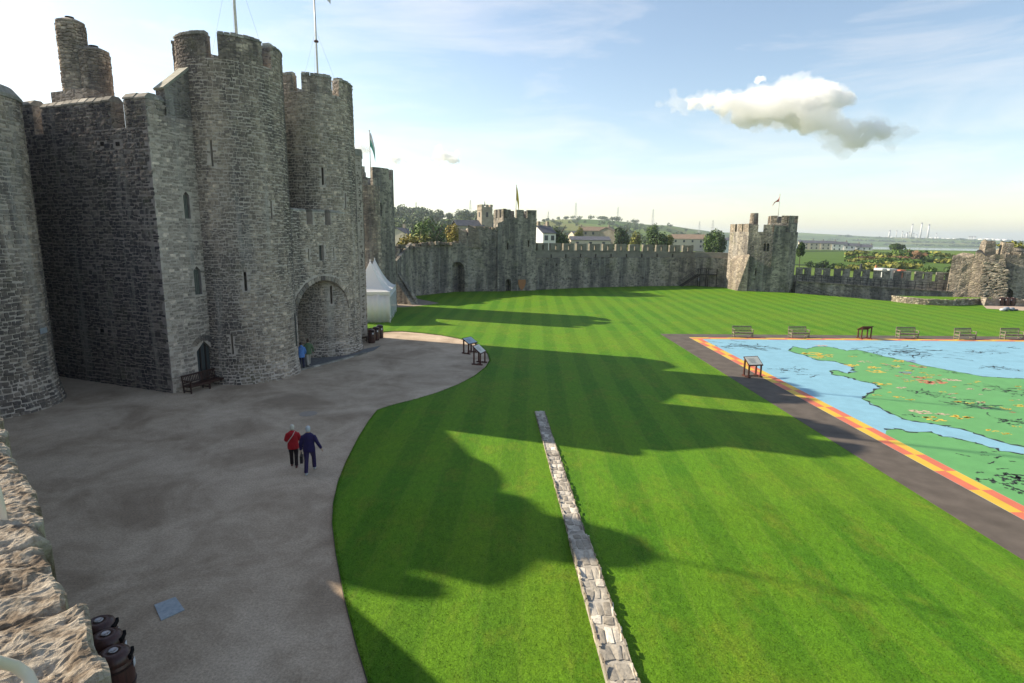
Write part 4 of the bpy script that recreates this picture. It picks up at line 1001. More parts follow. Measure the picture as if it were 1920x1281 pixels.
cuts = []
for i in range(9):
    a, t = along(UP, Ltot, 3.3+i*2.95); n = Vector((t.y, -t.x, 0)); cuts.append(opening_box(Vector((a.x, a.y, 5.35-.1)), n, .26, .62, .7))
boolean_cut(upb, cuts)
mb = MB()
for i in range(46):
    a, t = along(BP, [0]+[sum((BP[j+1]-BP[j]).length for j in range(k+1)) for k in range(6)], rnd.uniform(.5, 36)); mb.box((a.x-.05, a.y+.1, 4.97), (rnd.uniform(.3, .8), .3, rnd.uniform(.06, .16)), math.atan2(t.y, t.x))
mb.build('ledge_stones', M_RUIN, wbr, kind='stuff')
cl = []
for i in range(26):
    a, t = along(BP, [0]+[sum((BP[j+1]-BP[j]).length for j in range(k+1)) for k in range(6)], rnd.uniform(1, 32)); n = Vector((t.y, -t.x, 0)); cl.append(opening_box(Vector((a.x, a.y, rnd.choice((1.5, 1.6, 3.9, 4.0)))), n, .22, .22, .4))
boolean_cut(lowb, cl)
# timber stair by the corner tower
ts = empty('timber_stair', (32.5, 101.0, 0), 0, 'dark timber stair and landing against the battlemented wall', 'stair')
wood_d = pmat('tarred_timber', (0.018, 0.014, 0.012), (0.04, 0.03, 0.025), 5, .7)
for i in range(9): MB().box((-3.2+i*.33, .0, .22*(i+1)), (.33, 1.0, .05)).build('tread', wood_d, ts)
for y in (-.5, .5):
    MB().bar((-3.4, y, .05), (-.3, y, 2.15), .08, .24).build('stringer', wood_d, ts); MB().bar((-3.4, y, 1.0), (-.3, y, 3.1), .06).build('stair_rail', wood_d, ts); MB().bar((-.3, y, 3.1), (2.6, y, 3.1), .06).build('stair_rail', wood_d, ts)
    for x in (-.3, 1.1, 2.6): MB().bar((x, y, 0), (x, y, 3.15), .12).build('post', wood_d, ts)
MB().box((1.15, 0, 2.1), (3.0, 1.05, .1)).build('landing', wood_d, ts)
# corner tower
ct = empty('corner_tower', (0, 0, 0), 0, 'square corner tower with sunlit flank, stub chimney and raised turret', 'tower')
TP = [(36.3, 99.2), (37.3, 93.7), (40.6, 92.2), (42.9, 91.6), (44.4, 92.3), (45.3, 94.6), (44.5, 98.5), (40.5, 101.5)]
tbd = MB().prism(TP, -.8, 9.4).build('wall', M_FAR, ct)
inw = Vector((.98, .17))
edge_merlons(TP[0], TP[1], 3, .80, 9.38, 10.65, .5, tbd, M_RUIN, inw)
edge_merlons(TP[1], TP[2], 2, .72, 9.38, 10.5, .5, tbd, M_FAR, Vector((.41, .91))); edge_merlons(TP[2], TP[3], 1, .7, 9.38, 10.4, .5, tbd, M_FAR, Vector((.25, .97)))
edge_merlons(TP[7], TP[0], 3, .7, 9.38, 10.5, .5, tbd, M_FAR, Vector((.4, -.9)))
boolean_cut(tbd, [opening_box(hit_plane(u, v, (*TP[1], 0), Vector((-.41, -.91, 0))), Vector((-.41, -.91, 0)), w, h, .7) for u, v, w, h in ((1434, 464, .35, 1.2), (1440, 464, .35, 1.2), (1417, 510, .22, 1.2))]+[niche(hit_plane(1486, 548, (*TP[3], 0), Vector((.38, -.92, 0))), Vector((.92, .38)), Vector((.38, -.92)), .8, -.2, .8, .9)])
tt_ = MB().prism([(40.4, 93.2), (42.6, 91.9), (44.3, 92.5), (45.1, 94.6), (43.6, 97.0), (41.2, 96.2)], 9.3, 10.8).build('raised_turret', M_FAR, ct)
TT = [(40.4, 93.2), (42.6, 91.9), (44.3, 92.5), (45.1, 94.6), (43.6, 97.0), (41.2, 96.2)]
for i in range(6):
    a, b2 = V2(TT[i]), V2(TT[(i+1) % 6]); m_ = (Vector((42.8, 94.5))-(a+b2)/2).normalized(); edge_merlons(a, b2, 2 if i != 1 else 1, .66, 10.78, 11.9, .4, tt_, M_RUIN if i in (5, 0) else M_FAR, m_)
q = at_dist(1413, 420, 104.5); solid((q.x, q.y), [(.75, 9.0), (.62, 12.1), (.6, 12.4)], 16).build('chimney', M_RUIN, ct)
MB().prism([(36.0, 97.5), (36.1, 93.4), (37.4, 92.9), (37.3, 97.5)], -.5, [4.6, .2, 5.8, 6.4]).build('spur', M_RUIN, ct)
# low right wall with walk, railing and merlons
wc = empty('low_curtain_wall', (0, 0, 0), 0, 'low battlemented wall walk with black railing running to the ruined tower', 'castle wall')
CPT = [Vector(p) for p in ((44.6, 91.8), (50, 89.9), (55, 88.0), (60, 86.2), (65.5, 84.2))]
wcl = wall_run(CPT, [1.75, 1.6, 1.35, 1.15, .95], 2.2, M_FAR, wc, 'walk', -6)
CU = [p_+Vector((.25, 1.7)) for p_ in CPT]; wcu = wall_run(CU, [2.65, 2.62, 2.5, 2.4, 2.3], .6, M_FAR, wc, 'parapet', -6)
mb = MB()
for i in range(len(CPT)-1):
    a, b2 = CPT[i], CPT[i+1]; za, zb = [1.75, 1.6, 1.35, 1.15, .95][i:i+2]; mb.bar((a.x-.02, a.y-.05, za+.05), (b2.x, b2.y-.05, zb+.05), .35, .12)
mb.build('walk_kerb', M_RUIN, wc)
LC = [0]
for a, b2 in zip(CU, CU[1:]): LC.append(LC[-1]+(b2-a).length)
LCp = [0]
for a, b2 in zip(CPT, CPT[1:]): LCp.append(LCp[-1]+(b2-a).length)
nmc = 8; pit = (LC[-1]-.6)/nmc
for i in range(nmc):
    a, t = along(CU, LC, .4+pit*i); b2, _ = along(CU, LC, .4+pit*i+pit*.8); z0 = 2.55-.03*i; edge_merlons(a, b2, 1, 1.0, z0, z0+1.35, .55, wcu, M_FAR, Vector((-t.y, t.x)), True)
blk = flat('black_rail', (.012, .012, .013), .5)
rl = MB()
for h in (.35, .75, 1.1):
    for i in range(4):
        a, b2 = CPT[i], CPT[i+1]; za, zb = [1.8, 1.65, 1.4, 1.2, 1.0][i:i+2]; rl.bar((a.x, a.y+.05, za+h), (b2.x, b2.y+.05, zb+h), .05)
rl.build('railing', blk, wc)
for i in range(26):
    a, t = along(CPT, LCp, LCp[-1]*i/25); z = interp([(0, 1.8), (5.5, 1.65), (11, 1.4), (16.5, 1.2), (22.5, 1.0)], LCp[-1]*i/25); MB().bar((a.x, a.y+.05, z), (a.x, a.y+.05, z+1.15), .05).build('railing_post', blk, wc)
for h in (.1, .6, 1.05):
    MB().bar((43.9, 90.9, 1.4+h-.3), (49.5, 87.6, -1.2+h), .06).build('stair_rail', blk, wc)
# ruined tower at the right
ru = empty('ruined_tower', (0, 0, 0), 0, 'ruined tower of sunlit rubble with a dark arched doorway', 'ruin')
def lump(poly, z0, z1, seed, mat, name, nz=10, amp=.12):
    """battered rubble mass with an uneven face and top"""
    rr = random.Random(seed); n0 = len(poly); pts = []
    for i in range(n0):
        a, b2 = V2(poly[i][:2]), V2(poly[(i+1) % n0][:2]); k = max(1, int((b2-a).length/.5))
        for j in range(k): pts.append((a+(b2-a)*j/k, poly[i][2] if len(poly[i]) > 2 else z1))
    cx = sum((p_[0].x for p_ in pts))/len(pts); cy = sum((p_[0].y for p_ in pts))/len(pts); mb = MB(); n = len(pts)
    for k in range(nz+1):
        for i, (p_, zt) in enumerate(pts):
            z = z0+(zt-z0)*k/nz; w = mnoise.noise(Vector((p_.x*1.3+seed, p_.y*1.3, z*1.5)))*amp; bt = (1-k/nz)*.25
            d = (p_-Vector((cx, cy))).normalized(); mb.v.append((p_.x+d.x*(w+bt), p_.y+d.y*(w+bt), z+(rr.uniform(-.18, .18) if k == nz else 0)))
    for k in range(nz):
        for i in range(n): j = (i+1) % n; mb.f.append((k*n+i, k*n+j, (k+1)*n+j, (k+1)*n+i))
    c = len(mb.v); mb.v.append((cx, cy, sum(zt for _, zt in pts)/n))
    for i in range(n): mb.f.append((nz*n+i, nz*n+(i+1) % n, c))
    return mb.build(name, mat, ru, fix=True)
lump([(63.6, 85.0, 6.1), (65.6, 83.6, 6.4), (66.0, 84.4, 6.6), (64.3, 86.0, 6.2)], -2, 6.3, 1, M_RUIN, 'left_pier')
bt_ = lump([(65.6, 83.5, 6.6), (66.3, 82.6, 6.5), (68.6, 81.2, 4.2), (69.0, 82.6, 4.6), (67.5, 84.5, 7.0)], -1.5, 6.3, 2, M_RUIN, 'buttress', 12, .18)
lump([(67.0, 83.6, 8.4), (68.0, 83.2, 8.4), (68.2, 84.4, 8.3), (67.2, 84.8, 8.5)], 6, 8.4, 3, M_RUIN, 'top_stub', 5); lump([(68.6, 82.6, 8.2), (69.6, 82.0, 8.2), (70, 83, 8.0), (69, 83.6, 8.2)], 3, 8.2, 4, M_RUIN, 'top_stub', 6)
dw = MB().prism([(68.6, 81.9), (73.5, 79.3), (75.5, 82.5), (70.5, 85.5)], -1, [6.6, 6.4, 6.6, 7.0]).build('door_wall', M_FAR, ru)
nd_ = Vector((-.469, -.883)); q = hit_plane(1886, 556, (68.6, 81.9, 0), Vector((nd_.x, nd_.y, 0)))
boolean_cut(dw, [niche(q, Vector((.883, -.469)), nd_, .75, 1.2, .75, 1.5)])
mb = MB()
for i in range(50): t = rnd.random(); mb.box((68.7+4.8*t+rnd.uniform(0, 1), 81.9-2.6*t+rnd.uniform(.1, 1.2), 6.5+rnd.uniform(-.1, .35)), (rnd.uniform(.3, .8), rnd.uniform(.3, .6), rnd.uniform(.25, .5)), rnd.uniform(0, 3))
mb.build('ragged_top', M_RUIN, ru, kind='stuff')
sts = []
rb = random.Random(9)
for i in range(420):                                                # coursed rubble on the battered face
    t = rb.random(); z = rb.uniform(.2, 5.6); p_ = Vector((66.2, 82.6))+(Vector((68.7, 81.1))-Vector((66.2, 82.6)))*t
    if z > 6.3-2.0*t: continue
    o = .25*(1-z/6.3)+.14; n = Vector((-.5, -.86, .05)).normalized(); sts.append((Vector((p_.x+n.x*o, p_.y+n.y*o, z)), n, rb.uniform(.3, .6), rb.uniform(.14, .24), rb.uniform(.08, .16), rb.uniform(-.1, .1)))
M_RSTONE = stone_mat('pale_rubble', (0.22, 0.19, 0.15), (0.42, 0.37, 0.29), .2, .25)
place_stones(ru, sts, M_RSTONE, keep=0)
# low ring of rubble wall in front of it
rg = empty('rubble_wall', (0, 0, 0), 0, 'low pale rubble footing wall ringing a turf bank before the ruined tower', 'low wall')
RP = [Vector(p) for p in ((52.4, 80.2), (52.9, 77.6), (54.5, 76.0), (57.3, 75.4), (60.2, 76.6), (62.4, 77.4), (64.3, 77.8))]
wall_run(RP, [.8, .85, .8, .75, .75, .8, .7], .6, M_RUIN, rg, 'core', -.3)
sts = []
for a, b2 in zip(RP, RP[1:]):
    t = (b2-a).normalized(); n = Vector((t.y, -t.x, 0)); sts += lay_stones(line_path(a, b2, n), (b2-a).length, 0, .85, seed=int(a.x), hh=(.12, .22), ww=(.2, .5), dep=(.06, .14))
place_stones(rg, sts, M_RSTONE, keep=200)
bank = MB().prism([(p_.x+.2, p_.y+.3) for p_ in RP]+[(66, 80), (60, 82), (54, 82.5)], -.3, [.75]*len(RP)+[.7, .6, .6]).build('turf_bank', M_GRASS); tag(bank, kind='structure')
for i, (x, y, w) in enumerate(((62.9, 76.4, 1.5), (64.6, 76.6, 1.2), (66.6, 76.0, 1.6), (68.6, 75.6, 1.5), (70.6, 75.2, 1.4))):
    o = lump([(x-w/2, y-.3, .95), (x+w/2, y-.4, .8), (x+w/2, y+.5, .9), (x-w/2, y+.5, 1.0)], -.2, .9, 20+i, M_RUIN, 'boulder', 5, .25); o.parent = rg
mb = MB().prism([(59.5, 72.6), (63, 70.8), (78, 68), (78, 75), (64, 76.2), (61.5, 75.6)], -.1, .062); tag(mb.build('far_path', pmat('pale_gravel', (.33, .25, .20), (.44, .35, .28), 3)), kind='structure')
# ---------------------------------------------------------------- low wall across the lawn
M_LICH = stone_mat('white_lichen_stone', (0.30, 0.275, 0.23), (0.58, 0.545, 0.47), .2, .12)
lw_ = empty('lawn_wall', (0, 0, 0), 0, 'long low wall of lichen-whitened stones crossing the striped lawn', 'low wall')
LW0, LW1 = Vector((1.37, 27.1)), Vector((2.30, 7.0))
LT = (LW1-LW0).normalized(); LNv = Vector((-LT.y, LT.x))     # to the right
LLn = (LW1-LW0).length; S_STEP = 11.9
def lwp(s, d): q = LW0+LT*s+LNv*d; return (q.x, q.y)
W2 = .225
MB().prism([lwp(0, -W2), lwp(S_STEP, -W2-.02), lwp(S_STEP, W2+.02), lwp(0, W2)], -.1, .100).build('core', M_LICH, lw_)
MB().prism([lwp(S_STEP, -W2-.04), lwp(LLn, -W2-.09), lwp(LLn, W2+.09), lwp(S_STEP, W2+.04)], -.1, .190).build('core', M_LICH, lw_)
top = []; sl = []; rr = random.Random(77)
s = 0.0
while s < LLn-.1:
    hi = s > S_STEP; L_ = rr.uniform(.2, .45) if not hi else rr.uniform(.25, .6); wd = W2*2+(.15 if hi else .0); d = -wd/2; z = .18 if hi else .09
    while d < wd/2-.04:
        w_ = min(rr.uniform(.13, .28), wd/2-d); 
        x, y = lwp(s+L_/2+rr.uniform(-.05, .05), d+w_/2); top.append((Vector((x, y, z-.01)), Vector((rr.gauss(0, .025), rr.gauss(0, .025), 1)).normalized(), L_-.012, w_-.01, rr.uniform(.03, .055), rr.uniform(-.2, .2))); d += w_
    s += L_
NL = Vector((-LNv.x, -LNv.y, 0)); NR = Vector((LNv.x, LNv.y, 0))
for nrm, sg in ((NL, -1), (NR, 1)):
    sl += lay_stones(line_path(lwp(0, sg*W2), lwp(S_STEP, sg*(W2+.02)), nrm), S_STEP, .01, .10, seed=5, hh=(.08, .09), ww=(.18, .45), dep=(.008, .02))
    sl += lay_stones(line_path(lwp(S_STEP, sg*(W2+.04)), lwp(LLn, sg*(W2+.06)), nrm), LLn-S_STEP, .01, .19, seed=6, hh=(.08, .1), ww=(.2, .5), dep=(.008, .025))
place_stones(lw_, top, M_LICH, 300); place_stones(lw_, sl, M_RSTONE, 80)
# ---------------------------------------------------------------- flags
def flagpole(name, x, y, z0, z1, r, label, flag=None, lean=0, guy=False):
    o = empty(name, (x, y, z0), 0, label, 'flagpole', 'flagpoles on the towers')
    MB().tube([(0, 0, 0), (lean*.5, 0, (z1-z0)/2), (lean, 0, z1-z0)], [r, r*.85, r*.6], 10).build('pole', flat('white_pole', (.62, .60, .55), .4), o, smooth=True)
    MB().lathe([(0.001, z1-z0+.12), (r*1.4, z1-z0+.06), (r*1.4, z1-z0-.02), (.001, z1-z0-.05)], 10, (lean, 0)).build('finial', flat('gold_ball', (.5, .4, .2), .3), o)
    if flag:
        col, w, h, droop = flag
        mb = MB(); nx, nz = 10, 6
        for j in range(nz+1):
            for i in range(nx+1):
                a = i/nx; x_ = w*a*(1-droop*.55); z_ = (z1-z0)-.1-h*j/nz-droop*a*a*h*1.3; mb.v.append((lean+x_, .12*math.sin(a*7+j*.4)*w*.5, z_))
        for j in range(nz):
            for i in range(nx): k = j*(nx+1)+i; mb.f.append((k, k+1, k+nx+2, k+nx+1))
        fo = mb.build('flag', col[0], o, smooth=True); fo.data.materials.append(col[1])
        for p_ in fo.data.polygons: p_.material_index = 1 if (p_.index//nx) >= 3 else 0
        md = fo.modifiers.new('thick', 'SOLIDIFY'); md.thickness = .01
    if guy:
        for a in (0, 2.1, 4.2): MB().tube([(0, 0, (z1-z0)*.62), (2.0*math.cos(a), 2.0*math.sin(a), 0)], .005, 5).build('guy_wire', flat('wire', (.25, .25, .25)), o)
    return o
fgw, fgg = flat('flag_white', (.7, .7, .68)), flat('flag_green', (.10, .38, .28)); fy, fy2 = flat('flag_gold', (.62, .46, .06)), flat('flag_gold_pattern', (.5, .33, .05)); fr, fr2 = flat('flag_red', (.5, .10, .07)), flat('flag_pale', (.6, .5, .45))
q = at_dist(443, 58, math.hypot(*C1)); flagpole('flagpole', q.x, q.y, 16.4, 27.5, .085, 'thick white flagpole with guy wires on the nearer gatehouse drum', (( fr, fgw), 2.4, 1.5, .3), 0, True)
q = at_dist(595.5, 135, math.hypot(*C2)); fp = flagpole('flagpole', q.x, q.y, 16.5, 25.2, .075, 'white flagpole with a ring halfway up on the farther gatehouse drum', ((fr, fgw), 1.6, .9, .6), 0, True)
MB().lathe([(.07, 4.6), (.16, 4.65), (.16, 4.72), (.07, 4.78)], 12).build('pole_ring', flat('dark_band', (.12, .06, .05)), fp)
q = at_dist(694.5, 312, 68.5); flagpole('flagpole', q.x, q.y, 14.0, at_dist(692.5, 246, 68.5).z, .06, 'slender pole with drooping green and white flag on the round inner tower', ((fgw, fgg), 1.1, 1.5, .9))
q = at_dist(967.5, 390, 90.5); flagpole('flagpole', q.x, q.y, 11.0, at_dist(968, 348, 90.5).z, .06, 'slender pole with yellow flag on the square far tower', ((fy, fy2), .9, 2.0, .9))
q = at_dist(1459, 404, 102.5); z_ = at_dist(1463, 366, 102.5).z; o = flagpole('flagpole', q.x, q.y, 10.8, z_, .06, 'slender pole with small red flag on the corner tower', None)
mb = MB(); zt = z_-10.8
for a, b2 in (((0, 0, zt), (-.3, .02, zt-1.3)),): pass
mb.add([(0, 0, zt), (-.15, .1, zt-.6), (-1.0, .2, zt-1.7), (-.75, .1, zt-1.1), (0, 0, zt-1.0)], [(0, 1, 4), (1, 3, 4), (1, 2, 3)]); fo = mb.build('flag', fr, o); md = fo.modifiers.new('t', 'SOLIDIFY'); md.thickness = .01
q = (-26.3, 25.3); flagpole('flagpole', q[0], q[1], 19.5, 24.8, .05, 'bare pole on the turret of the round tower', None)
# ================================================================ THINGS IN THE WARD
# ---- white marquee of two peaked tents
white_pvc, nt, b = nodes_of('white_canvas'); b.inputs['Base Color'].default_value = (.80, .81, .82, 1); b.inputs['Roughness'].default_value = .5
tr = N(nt, 'ShaderNodeBsdfTranslucent'); tr.inputs[0].default_value = (.8, .8, .78, 1); mx = N(nt, 'ShaderNodeMixShader'); mx.inputs[0].default_value = .3
nt.links.new(b.outputs[0], mx.inputs[1]); nt.links.new(tr.outputs[0], mx.inputs[2]); nt.links.new(mx.outputs[0], nt.nodes['Material Output'].inputs[0])
bump(nt, noise(nt, wpos(nt, (1, 1, .25)), 3.0, 4), b, .35, .05)
frame_m = flat('white_frame', (.72, .73, .74), .35)
clear, nt, b = nodes_of('clear_pvc_window'); b.inputs['Base Color'].default_value = (.10, .17, .13, 1); b.inputs['Roughness'].default_value = .12
tent_dir = Vector((-.125, .992)); tent_o = Vector((-11.75, 55.45)); tent_r = Vector((-.992, -.125))
mq = empty('marquee', (tent_o.x, tent_o.y, .05), math.atan2(tent_dir.y, tent_dir.x)-math.pi/2, 'white canvas marquee with two pointed peaks and window panels', 'marquee')
TD, TW, EV, PK = 4.05, 3.9, 2.95, 5.75
for k in range(2):                                                    # local: +Y along the row, -X to the left
    y0 = k*TD+.0; cx, cy = -TW/2, y0+TD/2; mb = MB(); n = 12; rows = 11
    prev = None
    for r_ in range(rows+1):
        t = r_/rows; z = EV+(PK-EV)*(t**1.75) if t > 0 else EV; hx = TW/2*(1-t)+.035; hy = (TD/2-.03)*(1-t)+.035; ring = []
        for i in range(4*n):
            s_ = i//n; f = (i % n)/n; px, py = ((-1+2*f, -1), (1, -1+2*f), (1-2*f, 1), (-1, 1-2*f))[s_]
            sag = .10*math.sin(math.pi*f)*(1-t)*(1 if t > .05 else .3); mb.v.append((cx+px*hx, cy+py*hy, z-sag*.8)); ring.append(len(mb.v)-1)
        if prev:
            for i in range(4*n): j = (i+1) % (4*n); mb.f.append((prev[i], prev[j], ring[j], ring[i]))
        prev = ring
    mb.f.append(tuple(prev)); mb.build('canopy', white_pvc, mq, smooth=True)
    MB().lathe([(.05, PK-.1), (.05, PK+.14), (.01, PK+.2)], 10, (cx, cy)).build('finial', frame_m, mq)
    va_ = MB()
    for a, c in (((-TW, y0), (0, y0)), ((0, y0), (0, y0+TD)), ((-TW, y0+TD), (0, y0+TD)), ((-TW, y0), (-TW, y0+TD))):
        va_.bar((a[0], a[1], EV-.13), (c[0], c[1], EV-.13), .05, .30)
    va_.build('valance', white_pvc, mq)
    for x, y in ((0, y0+.05), (-TW, y0+.05), (0, y0+TD-.05), (-TW, y0+TD-.05)): MB().bar((x, y, -.05), (x, y, EV), .07).build('leg', frame_m, mq)
def curtain(a, c, name, mat, z0=.02, z1=EV-.2, fold=.05, seg=40):
    a = Vector(a); c = Vector(c); mb = MB(); t = (c-a); nn = Vector((-t.y, t.x)).normalized()
    for i in range(seg+1):
        f = i/seg; o = math.sin(f*seg*.8)*fold*.4+math.sin(f*9)*fold*.5; q = a+t*f+nn*o; mb.v += [(q.x, q.y, z0), (q.x, q.y, z1)]
    for i in range(seg): mb.f.append((2*i, 2*i+2, 2*i+3, 2*i+1))
    o_ = mb.build(name, mat, mq, smooth=True); md = o_.modifiers.new('t', 'SOLIDIFY'); md.thickness = .01
curtain((-TW, .02), (-TW*.62, .02), 'side_sheet', white_pvc); curtain((-TW*.6, .0), (0, .02), 'side_sheet', white_pvc)
curtain((-TW, .1), (-TW, 2*TD), 'side_sheet', white_pvc); curtain((-TW, 2*TD), (0, 2*TD), 'side_sheet', white_pvc)
curtain((-.02, .08), (-.02, 2*TD-.05), 'side_sheet', white_pvc, fold=.01)
MB().bar((-TW*.61, -.03, 0), (-TW*.61, -.03, EV-.2), .03).build('zip_seam', flat('grey_zip', (.35, .38, .42)), mq)
for k in range(6):
    y = .45+k*1.28; MB().box((.012, y+.42, 1.45), (.02, .78, 1.9)).build('window', clear, mq)
    for e in (-.40, .40): MB().box((.02, y+.42+e, 1.45), (.03, .05, 2.0)).build('window_frame', frame_m, mq)
MB().box((-2.3, -.18, .12), (.35, .3, .25)).build('leg_weight', flat('grey_weight', (.3, .33, .36)), mq)
# ---- litter bins: brown barrel bodies, domed lids
bin_m = pmat('brown_barrel', (.030, .010, .008), (.075, .026, .020), 7, .38, .15, .01, (3, 3, .3), spec=.5)
def make_bin():
    o = empty('litter_bin', (0, 0, 0))
    MB().lathe([(.001, 0), (.25, 0), (.262, .03), (.285, .25), (.295, .48), (.29, .70), (.275, .86), (.262, .88), (.262, .9)], 28).build('barrel', bin_m, o, smooth=True)
    for z, r_ in ((.10, .275), (.44, .299), (.80, .285)): MB().lathe([(r_-.012, z-.022), (r_+.008, z-.016), (r_+.008, z+.016), (r_-.012, z+.022)], 28).build('hoop', flat('dark_hoop', (.02, .008, .008), .35), o)
    MB().lathe([(.262, .885), (.285, .90), (.28, .96), (.25, 1.04), (.17, 1.09), (.11, 1.095), (.10, 1.085), (.001, 1.083)], 28).build('lid', bin_m, o, smooth=True)
    MB().lathe([(.08, 1.092), (.08, 1.104), (.06, 1.107), (.03, 1.095), (.001, 1.094)], 20).build('ash_plate', flat('steel', (.30, .30, .31), .35, .9), o, smooth=True)
    for a in (0, math.pi):
        MB().box((math.cos(a)*.266, math.sin(a)*.266, .965), (.05, .26, .09), a).build('opening', M_DARK, o); MB().box((math.cos(a)*.300, math.sin(a)*.300, .78), (.012, .10, .13), a).build('sticker', flat('pale_sticker', (.62, .64, .66)), o)
    return o
bin0 = make_bin(); first = True
for grp, lab, spots in (('bins below the parapet', 'dark barrel litter bin below the parapet slabs', [(-9.05, 9.72, .3), (-8.62, 10.28, .35), (-8.9, 10.95, .4)]),
                        ('bins beside the gate', 'dark barrel litter bin between gatehouse and marquee lawn', [tuple(G(697, 643))[:2]+(2.2,), tuple(G(705, 638))[:2]+(2.3,), tuple(G(712.5, 634))[:2]+(2.4,)]),
                        ('bins by the far rubble wall', 'reddish litter bin before the low rubble wall', [tuple(G(1876, 574))[:2]+(3.5,), tuple(G(1887, 574.5))[:2]+(3.5,), tuple(G(1897, 574.5))[:2]+(3.5,)])):
    for bi, (x, y, a) in enumerate(spots):
        lab_ = lab+(', end by the wall', ', middle of its row', ', outer end of its row')[bi]
        o = bin0 if first else copy_tree(bin0); first = False
        o.location = (x, y, .06 if y > 60 else 0); o.rotation_euler = (0, 0, a); tag(o, lab_, 'litter bin', grp)
# fix the near bins to the pixels seen under the parapet edge
near = [(185, 1165), (198, 1190), (212, 1222)]
for o, (u, v) in zip([x for x in COL.objects if x.name.startswith('litter_bin') and x.get('group') == 'bins below the parapet'], near):
    q = G(u, v, 1.07); o.location = (q.x, q.y, 0)
# ---- benches
def make_bench(L, wood, mid, name, arms=True):
    o = empty(name, (0, 0, 0)); h = .42; dp = .5                     # local: sits facing -Y
    xs = [-L/2, L/2]+([0] if mid else [])
    for x in xs:
        MB().bar((x, -dp/2, 0), (x, -dp/2, h+(.22 if x else 0)), .06).build('leg', wood, o); MB().bar((x, dp/2, 0), (x, dp/2+.10, .92), .06).build('leg', wood, o)
        MB().bar((x, -dp/2, h-.06), (x, dp/2, h-.06), .05, .08).build('side_rail', wood, o); MB().bar((x, -dp/2, .12), (x, dp/2, .12), .04, .05).build('stretcher', wood, o)
        if x: MB().bar((x, -dp/2-.06, h+.24), (x, dp/2+.05, h+.26), .085, .04).build('arm', wood, o)
    for k in range(5): MB().box((0, -dp/2+.03+k*.105, h), (L+.04, .085, .03)).build('seat_slat', wood, o)
    MB().bar((-L/2, -dp/2, h-.06), (L/2, -dp/2, h-.06), .04, .08).build('front_rail', wood, o)
    MB().bar((-L/2, dp/2+.095, .88), (L/2, dp/2+.095, .88), .05, .09).build('top_rail', wood, o); MB().bar((-L/2, dp/2+.03, h+.1), (L/2, dp/2+.03, h+.1), .04, .06).build('lower_rail', wood, o)
    n = int(L/.1)
    for k in range(1, n):
        x = -L/2+L*k/n; MB().bar((x, dp/2+.03, h+.1), (x, dp/2+.09, .86), .045, .018, Vector((0, 1, 0))).build('back_slat', wood, o)
    return o
teak = pmat('weathered_teak', (.12, .105, .075), (.25, .22, .165), 8, .8, .2, .004, (1, 1, 1)); mahog = pmat('dark_stained_bench', (.026, .011, .009), (.055, .022, .017), 8, .45, .2, .004)
b1 = make_bench(2.35, mahog, True, 'bench'); q0, q1 = G(352, 741), G(432, 718); m_ = (q0+q1)/2; ang = math.atan2(q1.y-q0.y, q1.x-q0.x)
b1.rotation_euler = (0, 0, ang); b1.location = (m_.x-math.sin(ang)*.25, m_.y+math.cos(ang)*.25, 0); tag(b1, 'long dark brown bench in front of the pointed door of the gatehouse wing', 'bench')
b2_ = copy_tree(b1); q = G(686, 643); b2_.location = (q.x-.25, q.y+.55, 0); b2_.rotation_euler = (0, 0, 1.05); tag(b2_, 'dark bench half hidden behind the gatehouse drum beside the litter bins', 'bench')
pb_ = make_bench(1.55, teak, False, 'bench')
for i, (u, v, a) in enumerate(((1394, 633, -.06), (1500, 634, .10), (1704, 635, -.05), (1813, 637, .12), (1901, 637, -.03))):
    o = pb_ if i == 0 else copy_tree(pb_); q = G(u, v, .06); o.location = (q.x, q.y+.25, .06); o.rotation_euler = (0, 0, a)
    tag(o, ('weathered pale teak bench at the tarmac corner, first of the row behind the map', 'weathered pale teak bench between the corner bench and the brown lectern', 'weathered pale teak bench just beyond the brown lectern behind the map', 'weathered pale teak bench fourth in the row behind the map', 'weathered pale teak bench last of the row behind the map')[i], 'bench', 'teak benches behind the painted map')
# ---- lecterns
red_wood = pmat('red_brown_timber', (.055, .018, .013), (.11, .036, .024), 6, .5, .2, .004); panel_m = flat('pale_panel', (.62, .60, .52), .3); panel_b = flat('blue_grey_panel', (.36, .47, .53), .25); panel_d = flat('brown_panel', (.10, .04, .028), .4)
def lectern(u, v, rz, mat, label, z=.06, w=1.0, h0=.75, h1=1.05):
    q = G(u, v, z); o = empty('lectern', (q.x, q.y, z), rz, label, 'lectern', 'visitor lecterns'); dp = .55
    for x in (-w/2+.08, w/2-.08):
        MB().bar((x, -dp/2+.05, 0), (x, -dp/2+.05, h0), .08).build('post', red_wood, o); MB().bar((x, dp/2-.05, 0), (x, dp/2-.05, h1-.06), .08).build('post', red_wood, o)
        MB().bar((x, -dp/2-.1, .04), (x, dp/2+.1, .04), .09, .08).build('foot', red_wood, o)
    MB().bar((-w/2, 0, .06), (w/2, 0, .06), .06, .05).build('foot', red_wood, o)
    a = math.atan2(h1-h0, dp); R = Matrix.Rotation(a, 3, 'X'); MB().box((0, 0, (h0+h1)/2+.02), (w, dp+.22, .045), 0, R).build('board', red_wood, o)
    p_ = MB().box((0, -.012, (h0+h1)/2+.047), (w-.1, dp+.1, .012), 0, R).build('panel', mat, o)
    mb = MB()
    for k in range(7): mb.box((-w*.12+.02*(k % 2), -.03+(.19-.055*k)*math.cos(a), (h0+h1)/2+.056+(.19-.055*k)*math.sin(a)), (w*.42-.05*(k % 3), .014, .002), 0, R)
    mb.build('print', flat('grey_print', (.28, .30, .30)), p_)
    return o
lectern(1410, 706, .25, panel_m, 'red-brown lectern with pale panel on the tarmac strip at the map border', h1=1.15)
